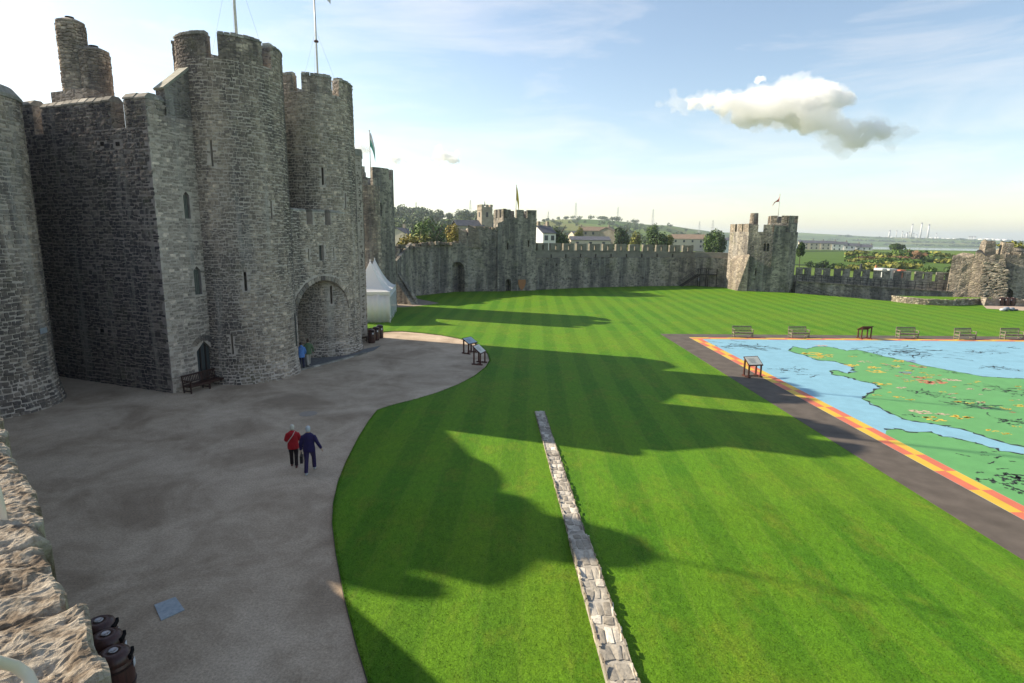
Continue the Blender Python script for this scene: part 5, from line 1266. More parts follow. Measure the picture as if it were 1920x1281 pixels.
lectern(1620, 635, math.pi+.1, panel_d, 'plain brown lectern turned away, standing among the teak benches')
lectern(881, 662, .95, panel_b, 'lectern with blue-grey panel at the tip of the gravel path', z=.0)
lectern(899, 682, 1.25, panel_m, 'lectern with steep pale panel at the rim of the gravel path', z=.0, h1=1.2)
# ---- metal cover and drain in the gravel
pc = [G(u, v, .02) for u, v in ((289, 1134), (329, 1119), (346, 1143), (302, 1163))]
o = MB().prism([(p_.x, p_.y) for p_ in pc], 0.0, .02).build('metal_plate', pmat('zinc_cover', (.26, .32, .37), (.40, .46, .50), 9, .45, .4, .004, metal=.3)); tag(o, 'blue-grey metal cover plate lying in the gravel', 'cover plate')
q = G(578, 776); o = empty('drain_cover', (q.x, q.y, 0), .2, 'small round iron drain cover in the gravel before the couple', 'drain cover')
MB().lathe([(.42, .0), (.42, .012), (.36, .014), (.36, .006), (.001, .006)], 24).build('rim', flat('iron', (.33, .285, .24), .8), o)
for k in range(-3, 4): MB().box((k*.09, 0, .008), (.04, .55, .01)).build('grate_bar', flat('iron', (.33, .285, .24)), o)
# ---- people
SK = flat('skin', (.48, .30, .22), .55)
def person(name, label, x, y, z, rz, height, coat, legs, hair, pose, vox=.014, coat_len=.80, hood=False, coat_mat=None, extra=None):
    o = empty(name, (x, y, z), rz, label, 'person'); k = height/1.75; st_l, st_r, armL, armR = pose
    v = lambda *p_: Vector(p_)*k
    hipL, hipR = v(-.095, 0, .92), v(.095, 0, .92)
    def leg(hip, st): # st: forward foot offset, knee bend
        f, kb, lift = st; ank = Vector((hip.x*1.05, f*k, (.085+lift)*k)); kn = (hip+ank)/2+Vector((0, kb*k, .02*k)); return hip, kn, ank
    L1, L2 = leg(hipL, st_l), leg(hipR, st_r)
    shL, shR = v(-.175, -.01, 1.405), v(.175, -.01, 1.405)
    def arm(sh, a): return sh, sh+Vector(a[0])*k, sh+Vector(a[1])*k
    A1, A2 = arm(shL, armL), arm(shR, armR)
    body = MB()
    body.tube([v(0, 0, .88), v(0, 0, 1.0), v(0, .01, 1.15), v(0, .0, 1.32), v(0, -.01, 1.44), v(0, -.005, 1.49), v(0, .0, 1.56)], [(.155*k, .11*k), (.165*k, .115*k), (.15*k, .105*k), (.175*k, .11*k), (.13*k, .085*k), (.06*k, .06*k), (.052*k, .055*k)], 14)
    body.tube([v(0, .005, 1.54), v(0, .015, 1.575), v(0, .02, 1.63), v(0, .015, 1.69), v(0, .005, 1.735), v(0, 0, 1.75)], [.045*k, (.062*k, .075*k), (.075*k, .095*k), (.073*k, .092*k), (.05*k, .065*k), .012*k], 12)
    body.tube([v(0, .10, 1.645), v(0, .125, 1.62), v(0, .115, 1.605)], [.012*k, .017*k, .012*k], 6)
    for s_ in (-1, 1): body.tube([v(s_*.074, .0, 1.66), v(s_*.088, -.01, 1.64), v(s_*.076, 0, 1.61)], .014*k, 6)
    for hip, kn, ank in (L1, L2): body.tube([hip, (hip+kn)/2, kn, (kn+ank)/2+Vector((0, -.015*k, 0)), ank], [.095*k, .08*k, .058*k, .056*k, .04*k], 10)
    for sh, el, wr in (A1, A2):
        body.tube([sh, (sh+el)/2, el, (el+wr)/2, wr], [.055*k, .046*k, .04*k, .036*k, .027*k], 9)
        d = (wr-el).normalized(); sd_ = d.cross(Vector((1, 0, 0))).normalized() if abs(d.x) < .9 else Vector((0, 1, 0)); pal = wr+d*.09*k
        body.tube([wr, wr+d*.04*k, pal], [(.02*k, .028*k), (.019*k, .04*k), (.015*k, .04*k)], 8)
        for i, (off, ln) in enumerate(((-.030, .065), (-.010, .078), (.010, .074), (.030, .058))):
            f0 = pal+sd_*off*k; bend = d.cross(sd_).normalized()*(.02*k)
            body.tube([f0-d*.01*k, f0+d*ln*.5*k, f0+d*ln*.9*k+bend], [.0105*k, .010*k, .008*k], 6)
        body.tube([wr+d*.03*k+sd_*.03*k, wr+d*.06*k+sd_*.062*k, wr+d*.095*k+sd_*.068*k], [.013*k, .012*k, .009*k], 6)
    remeshed(body, 'body', SK, o, vox*.75, 1)
    tr = MB()
    tr.tube([v(0, 0, .84), v(0, 0, .93), v(0, 0, 1.03)], [(.165*k, .125*k), (.175*k, .13*k), (.165*k, .12*k)], 14)
    for hip, kn, ank in (L1, L2): tr.tube([hip+v(0, 0, .0), (hip+kn)/2, kn, (kn+ank)/2, ank+v(0, 0, .0)], [.108*k, .098*k, .078*k, .072*k, .07*k], 12)
    remeshed(tr, 'trousers', legs, o, vox, 2)
    c_ = MB()
    c_.tube([v(0, 0, coat_len-.02), v(0, 0, coat_len+.10), v(0, 0, 1.05), v(0, .0, 1.2), v(0, -.01, 1.34), v(0, -.015, 1.44), v(0, -.01, 1.52)], [(.215*k, .165*k), (.215*k, .165*k), (.20*k, .15*k), (.195*k, .145*k), (.215*k, .145*k), (.185*k, .125*k), (.075*k, .08*k)], 16)
    for sh, el, wr in (A1, A2): c_.tube([sh+Vector((0, 0, .0)), (sh+el)/2, el, (el+wr)/2, wr], [.072*k, .076*k, .066*k, .06*k, .052*k], 10)
    if hood: c_.tube([v(0, -.10, 1.42), v(0, -.12, 1.50), v(0, -.07, 1.56)], [(.09*k, .05*k), (.11*k, .06*k), (.07*k, .04*k)], 10)
    co_ = remeshed(c_, 'coat', coat, o, vox, 6)
    h_ = MB(); h_.tube([v(0, -.035, 1.56), v(0, -.03, 1.62), v(0, -.015, 1.70), v(0, -.005, 1.745), v(0, 0, 1.772)], [(.066*k, .06*k), (.086*k, .088*k), (.086*k, .095*k), (.06*k, .07*k), .015*k], 12); remeshed(h_, 'hair', hair, o, vox*.8, 1)
    for hip, kn, ank in (L1, L2):
        s_ = MB(); s_.tube([ank+v(0, -.06, -.045), ank+v(0, .03, -.04), ank+v(0, .14, -.06), ank+v(0, .19, -.065)], [(.042*k, .04*k), (.046*k, .045*k), (.045*k, .026*k), (.025*k, .015*k)], 10); remeshed(s_, 'shoe', extra.get('shoe', M_DARK) if extra else M_DARK, o, .012, 1)
    return o, (A1, A2), k
cl = lambda n_, c, r_=.8: pmat(n_, tuple(x*.75 for x in c), c, 9, r_, .3, .01)
toe = math.atan2(20.0, -7.5)
w_hair = flat('white_hair', (.62, .58, .50), .7); g_hair = flat('grey_hair', (.50, .53, .56), .7); b_hair = flat('brown_hair', (.07, .04, .03), .7)
heading = math.radians(14)                                           # the couple walk away towards the gate
q = G(552, 876); o, A, k = person('person', 'white-haired walker in red jacket and dark trousers with shoulder strap', q.x, q.y, 0, heading, 1.63, cl('red_jacket', (.48, .012, .022)), cl('black_trousers', (.018, .010, .014)), w_hair, ((.16, .04, 0), (-.14, .05, .03), [(-.09, .02, -.26), (-.08, .20, -.36)], [(.10, .04, -.27), (.04, .22, -.36)]), extra={'shoe': flat('red_shoe', (.10, .02, .02))})
mb = MB(); mb.tube([Vector((.10, -.06, 1.50))*k, Vector((.02, -.19, 1.36))*k, Vector((-.12, -.185, 1.18))*k, Vector((-.20, -.10, 1.04))*k], .014, 6); mb.build('strap', flat('pale_strap', (.55, .45, .42)), o)
q = G(582, 887); o, A, k = person('person', 'grey-haired walker in navy coat and trousers striding beside the red jacket', q.x, q.y, 0, heading-.12, 1.76, cl('navy_coat', (.022, .014, .085)), cl('navy_trousers', (.026, .016, .075)), g_hair, ((-.20, .05, .0), (.24, .09, .05), [(-.10, -.02, -.28), (-.12, .05, -.54)], [(.13, -.03, -.26), (.24, .02, -.49)]), coat_len=.84, extra={'shoe': flat('grey_trainer', (.42, .45, .46))})
wr = A[0][2]; bag = empty('handbag', tuple(o.matrix_basis @ wr if False else (o.location+Matrix.Rotation(heading-.12, 3, 'Z') @ (wr+Vector((0, .05, -.08))))), heading, 'small black handbag held between the walking couple', 'handbag')
MB().box((0, 0, -.28), (.10, .26, .26)).build('pouch', flat('black_leather', (.012, .011, .013), .4), bag); MB().tube([(0, -.09, -.15), (0, -.06, -.02), (0, 0, .015), (0, .06, -.02), (0, .09, -.15)], .008, 6).build('handle', flat('black_leather', (.012, .011, .013), .4), bag)
q = G(566, 692); person('person', 'visitor in bright blue rain jacket entering the gate arch', q.x-.02, q.y+.1, .03, math.radians(30), 1.66, cl('blue_jacket', (.10, .26, .62)), cl('dark_blue_trousers', (.02, .022, .06)), b_hair, ((.12, .04, 0), (-.1, .04, .02), [(-.10, .0, -.27), (-.10, .12, -.48)], [(.10, .02, -.27), (.09, .14, -.47)]), hood=True, coat_len=.76)
q = G(579, 688); person('person', 'visitor in green jacket and pale trousers walking into the gate arch', q.x, q.y+.05, .03, math.radians(38), 1.78, cl('green_jacket', (.10, .16, .085)), cl('cream_trousers', (.46, .42, .36)), b_hair, ((-.18, .04, 0), (.2, .06, .03), [(-.10, .02, -.27), (-.07, .2, -.40)], [(.11, -.03, -.27), (.13, -.02, -.5)]))
q = G(574, 672); person('person', 'visitor in dark purple top just inside the gate ahead of the green jacket', q.x-.35, q.y+.6, .03, math.radians(30), 1.80, cl('purple_top', (.06, .03, .11)), cl('charcoal_trousers', (.03, .03, .035)), b_hair, ((.1, .04, 0), (-.1, .04, .02), [(-.10, .0, -.27), (-.10, .12, -.48)], [(.10, .02, -.27), (.09, .14, -.47)]), vox=.02)
q = G(1309, 536); person('person', 'distant visitor in white top and pink skirt by the timber stair', q.x, q.y-.6, .05, .4, 1.72, cl('white_top', (.55, .56, .60)), cl('pink_bottoms', (.42, .22, .20)), b_hair, ((.1, .04, 0), (-.1, .04, .02), [(-.10, .0, -.27), (-.10, .12, -.48)], [(.10, .02, -.27), (.09, .14, -.47)]), vox=.025)
q = G(1318, 536); person('person', 'distant visitor in dark clothes by the timber stair', q.x+.1, q.y-.4, .05, -.4, 1.7, cl('dark_top', (.04, .04, .05)), cl('charcoal_trousers', (.03, .03, .035)), b_hair, ((.1, .04, 0), (-.1, .04, .02), [(-.10, .0, -.27), (-.10, .12, -.48)], [(.10, .02, -.27), (.09, .14, -.47)]), vox=.025)
# somebody's rug and bags left on the grass near the far bins
q = G(1889, 584); bg = empty('picnic_bags', (q.x, q.y, .06), .3, 'pile of grey and white bags left on the grass near the far bins', 'bag')
for i, (x, y, z, a, b2, c, m_) in enumerate(((-.9, 0, .16, .7, .5, .32, 'bag_white'), (-.1, .1, .24, .8, .6, .48, 'bag_grey'), (.7, 0, .2, .7, .55, .4, 'bag_grey'), (1.3, -.1, .1, .5, .4, .2, 'bag_dark'))):
    mb = MB(); mb.tube([(x-a/2, y, z*.8), (x-a/4, y, z), (x+a/4, y, z*1.05), (x+a/2, y, z*.8)], [(b2*.2, c*.2), (b2*.45, c*.5), (b2*.45, c*.5), (b2*.2, c*.2)], 10); mb.build('bag', flat(m_, {'bag_white': (.6, .62, .62), 'bag_grey': (.22, .25, .30), 'bag_dark': (.06, .07, .09)}[m_]), bg, smooth=True)
# ================================================================ BEYOND THE WALLS
leaf_cache = {}
def leaf_mat(name, c1, c2):
    if name in leaf_cache: return leaf_cache[name]
    m, nt, b = nodes_of(name); g = N(nt, 'ShaderNodeNewGeometry'); oi = N(nt, 'ShaderNodeObjectInfo')
    r = math_(nt, 'FRACT', math_(nt, 'ADD', g.outputs['Random Per Island'], oi.outputs['Random']))
    c = ramp(nt, r, [(.1, c1), (.9, c2)]).outputs[0]
    c = mixc(nt, .5, c, ramp(nt, noise(nt, wpos(nt), .5, 3), [(.3, (.6, .65, .6)), (.7, (1.3, 1.25, 1.1))]).outputs[0], 'MULTIPLY')
    nt.links.new(c, b.inputs['Base Color']); b.inputs['Roughness'].default_value = .7; b.inputs['Specular IOR Level'].default_value = .2
    leaf_cache[name] = m; return m
LM = {'green': leaf_mat('leaf_green', (0.038, 0.081, 0.016), (0.115, 0.189, 0.038)), 'olive': leaf_mat('leaf_olive', (0.081, 0.101, 0.022), (0.230, 0.230, 0.054)), 'gold': leaf_mat('leaf_gold', (0.162, 0.135, 0.024), (0.338, 0.270, 0.054)), 'dark': leaf_mat('leaf_dark', (0.019, 0.043, 0.016), (0.061, 0.108, 0.030)), 'rust': leaf_mat('leaf_rust', (0.095, 0.061, 0.034), (0.216, 0.121, 0.068)), 'blue': leaf_mat('leaf_far', (0.047, 0.081, 0.041), (0.101, 0.149, 0.061))}
bark = pmat('bark', (.05, .04, .03), (.10, .08, .06), 3, .9, .6, .03)
def crown_mesh(rx, ry, rz, n, leaf, seed, lobes=7):
    """leaf clumps through the volume of several uneven lobes"""
    g = np.random.default_rng(seed); cs = []
    for i in range(lobes):
        a = g.uniform(0, 6.28); rr_ = g.uniform(.15, .62); cs.append((rr_*math.cos(a), rr_*math.sin(a), g.uniform(-.45, .5), g.uniform(.36, .6)))
    cs.append((0, 0, 0, .62)); w = np.array([c[3]**2 for c in cs]); idx = g.choice(len(cs), n, p=w/w.sum()); C_ = np.array(cs)[idx]
    d = g.normal(size=(n, 3)); d /= np.linalg.norm(d, axis=1)[:, None]; rad = C_[:, 3]*(g.random(n)**.35)*g.uniform(.85, 1.1, n)
    P = (C_[:, :3]+d*rad[:, None])*np.array((rx, ry, rz))
    nrm = d+g.normal(size=(n, 3))*.55+np.array((0, 0, .35)); nrm /= np.linalg.norm(nrm, axis=1)[:, None]
    t = np.cross(nrm, g.normal(size=(n, 3))); t /= np.linalg.norm(t, axis=1)[:, None]; b_ = np.cross(nrm, t); s_ = leaf*g.uniform(.6, 1.4, n)[:, None]
    V = np.stack([P-t*s_-b_*s_*.3, P-b_*s_*.75+nrm*s_*.15, P+t*s_+b_*s_*.2, P+b_*s_*.75-nrm*s_*.12], 1).reshape(-1, 3)
    Fc = np.arange(4*n).reshape(-1, 4); return V, Fc
def crown_obj(name, V, Fc, mat, parent):
    me = bpy.data.meshes.new(name); me.from_pydata(V.tolist(), [], Fc.tolist()); me.materials.append(mat); me.update(); o = bpy.data.objects.new(name, me); COL.objects.link(o); o.parent = parent; return o
def tree(u, vt, D, w, kind, label, n=1500, group=None, vb=None, name='tree', leaf=None):
    """u, vt: crown top in the photo; D: distance; w: crown width in pixels"""
    p_ = at_dist(u, vt, D); mpp = D/F*1.0; rx = w*mpp/2; gz = terrain(p_.x, p_.y); H_ = p_.z-gz; rz = H_*.48 if H_ < 3.4*rx else rx*1.55
    o = empty(name, (p_.x, p_.y, gz), 0, label, 'tree', group); sd_ = int(u*7+vt)
    V, Fc = crown_mesh(rx, rx*.95, rz*1.02, n, leaf or max(.16, rx*.085), sd_); V[:, 2] += H_-rz*1.0
    crown_obj('crown', V, Fc, LM[kind], o)
    tk = MB(); tk.tube([(0, 0, -.4), (.05*rx, 0, (H_-rz*1.4)*.5), (0, .03*rx, H_-rz*1.2), (0, 0, H_-rz*.6)], [rx*.10, rx*.075, rx*.06, rx*.02], 8)
    for i in range(5):
        a = i*1.26+sd_; z0 = H_-rz*1.5+i*rz*.12; tk.tube([(0, 0, z0), (math.cos(a)*rx*.35, math.sin(a)*rx*.35, z0+rz*.5), (math.cos(a)*rx*.6, math.sin(a)*rx*.6, z0+rz*.8)], [rx*.045, rx*.03, rx*.01], 6)
    tk.build('trunk', bark, o); return o
TR = [(780, 408, 150, 66, 'green', 'dark rounded tree behind the mossy wall left of the golden tree', 455), (782, 416, 132, 84, 'olive', 'broad olive tree with sunlit top rising over the mossy wall', 462), (766, 438, 124, 60, 'gold', 'low golden brown tree leaning on the wall top beside the inner tower', 462), (812, 425, 138, 46, 'dark', 'dark green tree in the shadow of the broad olive tree', 458),
      (850, 420, 135, 40, 'gold', 'small round golden tree standing over the wall by the broken stub', 458), (818, 402, 210, 54, 'green', 'tall green tree on the rise behind the golden tree', 430), (1042, 410, 175, 66, 'green', 'large green tree beside the white gabled house', 455), (1052, 424, 150, 40, 'dark', 'dark shaded tree at the right edge of the large green tree', 457), (1168, 416, 220, 40, 'dark', 'dense dark green tree right of the stone house', 450), (1190, 430, 190, 36, 'olive', 'low olive tree above the battlements', 458), (1226, 418, 230, 30, 'green', 'upright green tree left of the long roofed barn', 446), (1232, 432, 185, 48, 'dark', 'broad dark green tree above the battlements', 458),
      (1252, 436, 190, 26, 'olive', 'small olive tree by the long roofed barn', 456), (1340, 428, 200, 36, 'green', 'green tree left of the corner tower', 450), (1352, 432, 190, 30, 'dark', 'dark green tree touching the corner tower', 455), (1503, 450, 150, 18, 'dark', 'dark tree against the right edge of the corner tower', 480), (905, 410, 330, 40, 'blue', 'tree behind the church tower', 430), (1085, 424, 260, 22, 'olive', 'small tree left of the stone house', 446), (1681, 455, 420, 26, 'dark', 'rounded dark tree above the scrub', 468)]
for u, vt, D, w, kind, lab, vb in TR: tree(u, vt, D, w, kind, lab, 2600, 'trees beyond the walls', vb)
# wooded hillside and hedgerows: one mass each
def mass(name, label, spots, mat, seed, n=240):
    Vs, Fs, off = [], [], 0
    for i, (x, y, z, rx, rz) in enumerate(spots):
        V, Fc = crown_mesh(rx, rx, rz, n, max(.3, rx*.13), seed+i, 5); V += np.array((x, y, z)); Vs.append(V); Fs.append(Fc+off); off += len(V)
    o = crown_obj(name, np.concatenate(Vs), np.concatenate(Fs), mat, None); tag(o, label, 'trees', kind='stuff')
rw = random.Random(4); sp = []
for i in range(230):
    u = rw.uniform(690, 1010); D = rw.uniform(280, 820); d = ray(u, 430); t = D/math.hypot(d.x, d.y); x, y = d.x*t, d.y*t; r_ = rw.uniform(5, 9.5); sp.append((x, y, terrain(x, y)+r_*.6, r_, r_*.85))
mass('hillside_wood', 'blue-green wooded hillside behind the church', sp, LM['blue'], 100)
sp = []
for i in range(330):                                                  # hedge lines on the far hills
    u0 = rw.choice((1020, 1060, 1110, 1150, 1180, 1215, 1250, 1290, 1330, 1390, 1450)); D0 = rw.choice((420, 520, 640, 800, 1000, 1250)); u = u0+rw.uniform(-40, 40); D = D0*(1+(u-u0)*.003)
    d = ray(u, 430); t = D/math.hypot(d.x, d.y); x, y = d.x*t, d.y*t; r_ = rw.uniform(2.2, 5.5)*(1+D/1500); sp.append((x, y, terrain(x, y)+r_*.5, r_, r_*.7))
mass('hedgerow_trees', 'hedgerow trees dividing the far fields', sp, LM['blue'], 900, 110)
sp = []
for i in range(260):                                                  # far shore woods and hedges
    u = rw.uniform(1490, 1935); D = rw.choice((900, 2500, 2700, 3000, 3300)) if u > 1560 else rw.uniform(900, 3000); d = ray(u, 430); t = D/math.hypot(d.x, d.y); x, y = d.x*t, d.y*t; zt = terrain(x, y)
    if zt < -19: continue
    r_ = rw.uniform(5, 13); sp.append((x, y, zt+r_*.2, r_*2.2, r_*.55))
mass('far_shore_woods', 'dark woods along the far shore', sp, LM['blue'], 1500, 60)
# scrub outside the low wall: single bushes
rs = random.Random(8)
BK = [(1518, 474, 235, 14, 'dark'), (1532, 473, 230, 16, 'dark'), (1548, 473, 232, 20, 'dark'), (1566, 476, 230, 16, 'dark'), (1582, 477, 228, 16, 'green')]
for i in range(64):
    u = rs.uniform(1600, 1800); v = rs.uniform(468, 505); D = 8.5/((v-449)/F)*1.35; D = min(max(D, 118), 330); BK.append((u, v, D, rs.uniform(24, 50), rs.choice(('green', 'olive', 'dark', 'rust', 'olive', 'green'))))
for i in range(10): BK.append((rs.uniform(1790, 1915), rs.uniform(462, 470), rs.uniform(150, 210), rs.uniform(20, 36), rs.choice(('olive', 'dark', 'rust'))))
bl = {'green': 'mid green bush', 'olive': 'olive green bush', 'dark': 'dark green bush', 'rust': 'rust brown bush'}
for i, (u, v, D, w, kind) in enumerate(BK):
    p_ = at_dist(u, v, D); gz = terrain(p_.x, p_.y); rx = w*D/F/2*1.3; o = empty('bush', (p_.x, p_.y, gz), 0, bl[kind]+(' in the hedge line of the far pasture' if i < 5 else ' in the scrub outside the low wall'), 'bush', kind+(' hedge bushes' if i < 5 else ' bushes in the scrub'))
    h = max(1.4, min(p_.z-gz+.9, rx*1.1)); V, Fc = crown_mesh(rx, rx, h*.62, 420, max(.14, rx*.11), 3000+i, 5); V[:, 2] += h*.45; crown_obj('foliage', V, Fc, LM[kind], o); MB().tube([(0, 0, -.3), (.1, 0, h*.5)], [.12, .04], 6).build('stem', bark, o)
# ---- buildings
slate = pmat('slate_roof', (.055, .06, .075), (.10, .105, .125), .9, .7, .3, .02); tile_b = pmat('brown_roof', (.16, .115, .08), (.24, .18, .13), .8, .8, .3, .02); wht = flat('white_render', (.72, .70, .66), .8); crm = flat('cream_render', (.52, .46, .37), .85); st_b = pmat('house_stone', (.26, .22, .17), (.38, .33, .26), .7, .9, .4, .03)
pane = flat('window_glass', (.05, .06, .075), .15)
def house(u, vr, D, wpx, roof_px, dep, mat_w, mat_r, label, rz=0.0, ve=None, wins=2, chim=1, name='house', gable_front=False):
    """u: middle, vr: ridge pixel row, ve: eaves pixel row"""
    p_ = at_dist(u, vr, D); pe = at_dist(u, ve if ve else vr+roof_px, D); gz = min(terrain(p_.x, p_.y), pe.z-2.4)-.2; w = wpx*D/F; ze = pe.z-gz; zr = p_.z-gz
    o = empty(name, (p_.x, p_.y, gz), rz+math.atan2(-p_.x, p_.y)*1.0, label, 'house', 'houses beyond the walls'); wl_ = MB()
    if gable_front: w, dep = dep, w; o.rotation_euler.z += math.pi/2
    wl_.box((0, 0, ze/2), (w, dep, ze))
    for s_ in (-1, 1): wl_.add([(s_*w/2, -dep/2, ze-.001), (s_*w/2, dep/2, ze-.001), (s_*w/2, 0, zr-.1), (s_*(w/2-.25), -dep/2, ze-.001), (s_*(w/2-.25), dep/2, ze-.001), (s_*(w/2-.25), 0, zr-.1)], [(0, 1, 2), (3, 5, 4), (0, 2, 5, 3), (1, 4, 5, 2)])
    wl_.build('wall', mat_w, o); rf_ = MB(); e = .25
    for s_ in (-1, 1): rf_.add([(-w/2-e, s_*(dep/2+e), ze-.15), (w/2+e, s_*(dep/2+e), ze-.15), (w/2+e, 0, zr), (-w/2-e, 0, zr), (-w/2-e, s_*(dep/2+e), ze-.0), (w/2+e, s_*(dep/2+e), ze), (w/2+e, 0, zr+.15), (-w/2-e, 0, zr+.15)], [(0, 1, 2, 3), (7, 6, 5, 4), (0, 4, 5, 1), (1, 5, 6, 2), (3, 2, 6, 7), (0, 3, 7, 4)])
    ro = rf_.build('roof', mat_r, o, fix=True)
    for i in range(chim): x = (w/2-.5)*(1 if i == 0 else -1); MB().box((x, 0, zr+.4), (.6, .8, 1.5)).build('chimney', st_b, ro)
    for fl in range(2 if ze > 4.5 else 1):
        for i in range(wins):
            x = -w/2+w*(i+.5)/wins; z = ze-1.2-fl*2.6; wd = MB().box((x, -dep/2-.02, z), (.95, .06, 1.2)).build('window', pane, o); MB().box((x, -dep/2-.05, z-.66), (1.15, .14, .1)).build('sill', mat_w, wd)
    for i in range(2): MB().box((w/2+.02 if not gable_front else -w/2-.02, -dep/4+dep/2*i, ze-1.2), (.06, .9, 1.2)).build('window', pane, o)
    return o
house(1018, 424, 150, 26, 12, 7, wht, slate, 'white gabled house with slate roof beside the square tower', .5, 437, 2, 2); house(1008, 428, 158, 24, 12, 8, wht, slate, 'pale gabled house end half hidden by the square tower', -.6, 444, 2, 1, gable_front=True)
house(1116, 426, 290, 54, 6, 12, st_b, tile_b, 'large stone house with long hipped brown roof behind the battlements', .15, 433, 4, 2); house(1140, 427, 285, 16, 8, 10, st_b, tile_b, 'stone gabled wing of the large house', 1.2, 436, 1, 0)
house(1105, 444, 210, 70, 4, 10, crm, slate, 'low slate roofed outbuilding below the large stone house', .1, 450, 3, 0); house(1290, 440, 330, 56, 7, 14, crm, tile_b, 'long low barn with plain brown roof', .05, 448, 4, 0)
house(1085, 434, 300, 28, 6, 9, crm, slate, 'small slate roofed cottage left of the large stone house', .4, 441, 2, 1); house(752, 428, 170, 26, 12, 8, crm, slate, 'slate roofed house between inner tower and the golden tree', .9, 440, 2, 1)
house(772, 432, 190, 26, 8, 8, wht, slate, 'white house half hidden by the olive tree', .3, 441, 2, 0); house(832, 428, 260, 22, 8, 8, wht, slate, 'pale house seen between the trees', .3, 436, 2, 1); house(1350, 446, 300, 30, 5, 8, wht, slate, 'small turquoise-white shed roof beside the corner tower', .1, 450, 2, 0)
for i, (u, v) in enumerate(((1512, 451), (1531, 451.5), (1553, 452), (1574, 453.5), (1597, 456.5), (1620, 459))): house(u, v, 520, 22, 5, 9, wht if i > 2 else crm, slate, ('cream terrace house with slate roof beyond the pasture', 'white house with slate roof beyond the pasture')[i > 2], .1, v+4.5, 3, 1)
# church
D = 255; q = at_dist(909, 384, D); gz = terrain(q.x, q.y)-1; ch = empty('church', (q.x, q.y, gz), .45, 'stone church with battlemented square tower and slate nave', 'church'); H_ = q.z-gz
tw = MB().box((0, 0, (H_-1)/2), (5.0, 5.0, H_-1)).build('tower', st_b, ch)
for s_ in range(4):
    R = Matrix.Rotation(s_*math.pi/2, 3, 'Z')
    for k in (-1, 0, 1): c = R @ Vector((k*2.0, -2.35, H_-.55)); MB().box(c, (1.15, .5, 1.0), s_*math.pi/2).build('merlon', st_b, tw)
    c = R @ Vector((0, -2.5, H_-4.2)); MB().box(c, (1.0, .25, 2.0), s_*math.pi/2).build('belfry_louvre', flat('louvre', (.04, .04, .045)), tw); c = R @ Vector((0, -2.55, H_-2.2)); MB().box(c, (5.3, .3, .25), s_*math.pi/2).build('string_course', st_b, tw)
MB().lathe([(.02, H_+1.8), (.35, H_-.6), (.001, H_-.6)], 8).build('spirelet', slate, tw)
zn = at_dist(905, 414, D).z-gz; ze_ = at_dist(905, 424, D).z-gz
nv_ = MB(); nv_.box((-7.5, 1, ze_/2), (12, 7.5, ze_)); nv_.build('nave', st_b, ch); rf_ = MB()
for s_ in (-1, 1): rf_.add([(-13.8, 1+s_*4.1, ze_-.2), (-1.3, 1+s_*4.1, ze_-.2), (-1.3, 1, zn), (-13.8, 1, zn), (-13.8, 1+s_*4.1, ze_), (-1.3, 1+s_*4.1, ze_), (-1.3, 1, zn+.2), (-13.8, 1, zn+.2)], [(0, 1, 2, 3), (7, 6, 5, 4), (0, 4, 5, 1), (1, 5, 6, 2), (3, 2, 6, 7), (0, 3, 7, 4)])
rf_.build('nave_roof', slate, ch, fix=True); MB().box((5.5, 1, ze_/2-.5), (6.5, 6.5, ze_-1)).build('chancel', st_b, ch)
rf_ = MB()
for s_ in (-1, 1): rf_.add([(2.2, 1+s_*3.6, ze_-1.2), (9.2, 1+s_*3.6, ze_-1.2), (9.2, 1, zn-1.0), (2.2, 1, zn-1.0), (2.2, 1+s_*3.6, ze_-1), (9.2, 1+s_*3.6, ze_-1), (9.2, 1, zn-.8), (2.2, 1, zn-.8)], [(0, 1, 2, 3), (7, 6, 5, 4), (0, 4, 5, 1), (1, 5, 6, 2), (3, 2, 6, 7), (0, 3, 7, 4)])
rf_.build('chancel_roof', slate, ch, fix=True)
# ---- pylons
steel = flat('galvanised', (.40, .41, .42), .5)
def pylon(u, vt, vb, D, lab):
    p_ = at_dist(u, vt, D); pb = at_dist(u, vb, D); gz = min(pb.z, terrain(p_.x, p_.y)); H_ = p_.z-gz; o = empty('pylon', (p_.x, p_.y, gz), .5, lab, 'pylon', 'power pylons on the skyline'); w = H_*.075; t = max(.12, D*.00018); mb = MB()
    for sx, sy in ((-1, -1), (1, -1), (1, 1), (-1, 1)): mb.bar((sx*w, sy*w, 0), (sx*w*.15, sy*w*.15, H_), t)
    for k in range(9):
        a, b2 = k/9, (k+1)/9; wa_, wb_ = w*(1-.85*a), w*(1-.85*b2); s_ = 1 if k % 2 else -1
        for (x0, y0, x1, y1) in ((-1, -1, 1, -1), (1, -1, 1, 1), (1, 1, -1, 1), (-1, 1, -1, -1)): mb.bar((x0*wa_*s_ if False else x0*wa_, y0*wa_, a*H_), (x1*wb_, y1*wb_, b2*H_), t*.6); mb.bar((x1*wa_, y1*wa_, a*H_), (x0*wb_, y0*wb_, b2*H_), t*.6)
    mb.build('lattice', steel, o)
    for k, L_ in ((.62, .16), (.76, .13), (.9, .10)): MB().bar((-H_*L_, 0, H_*k), (H_*L_, 0, H_*k), t*1.2).build('cross_arm', steel, o)
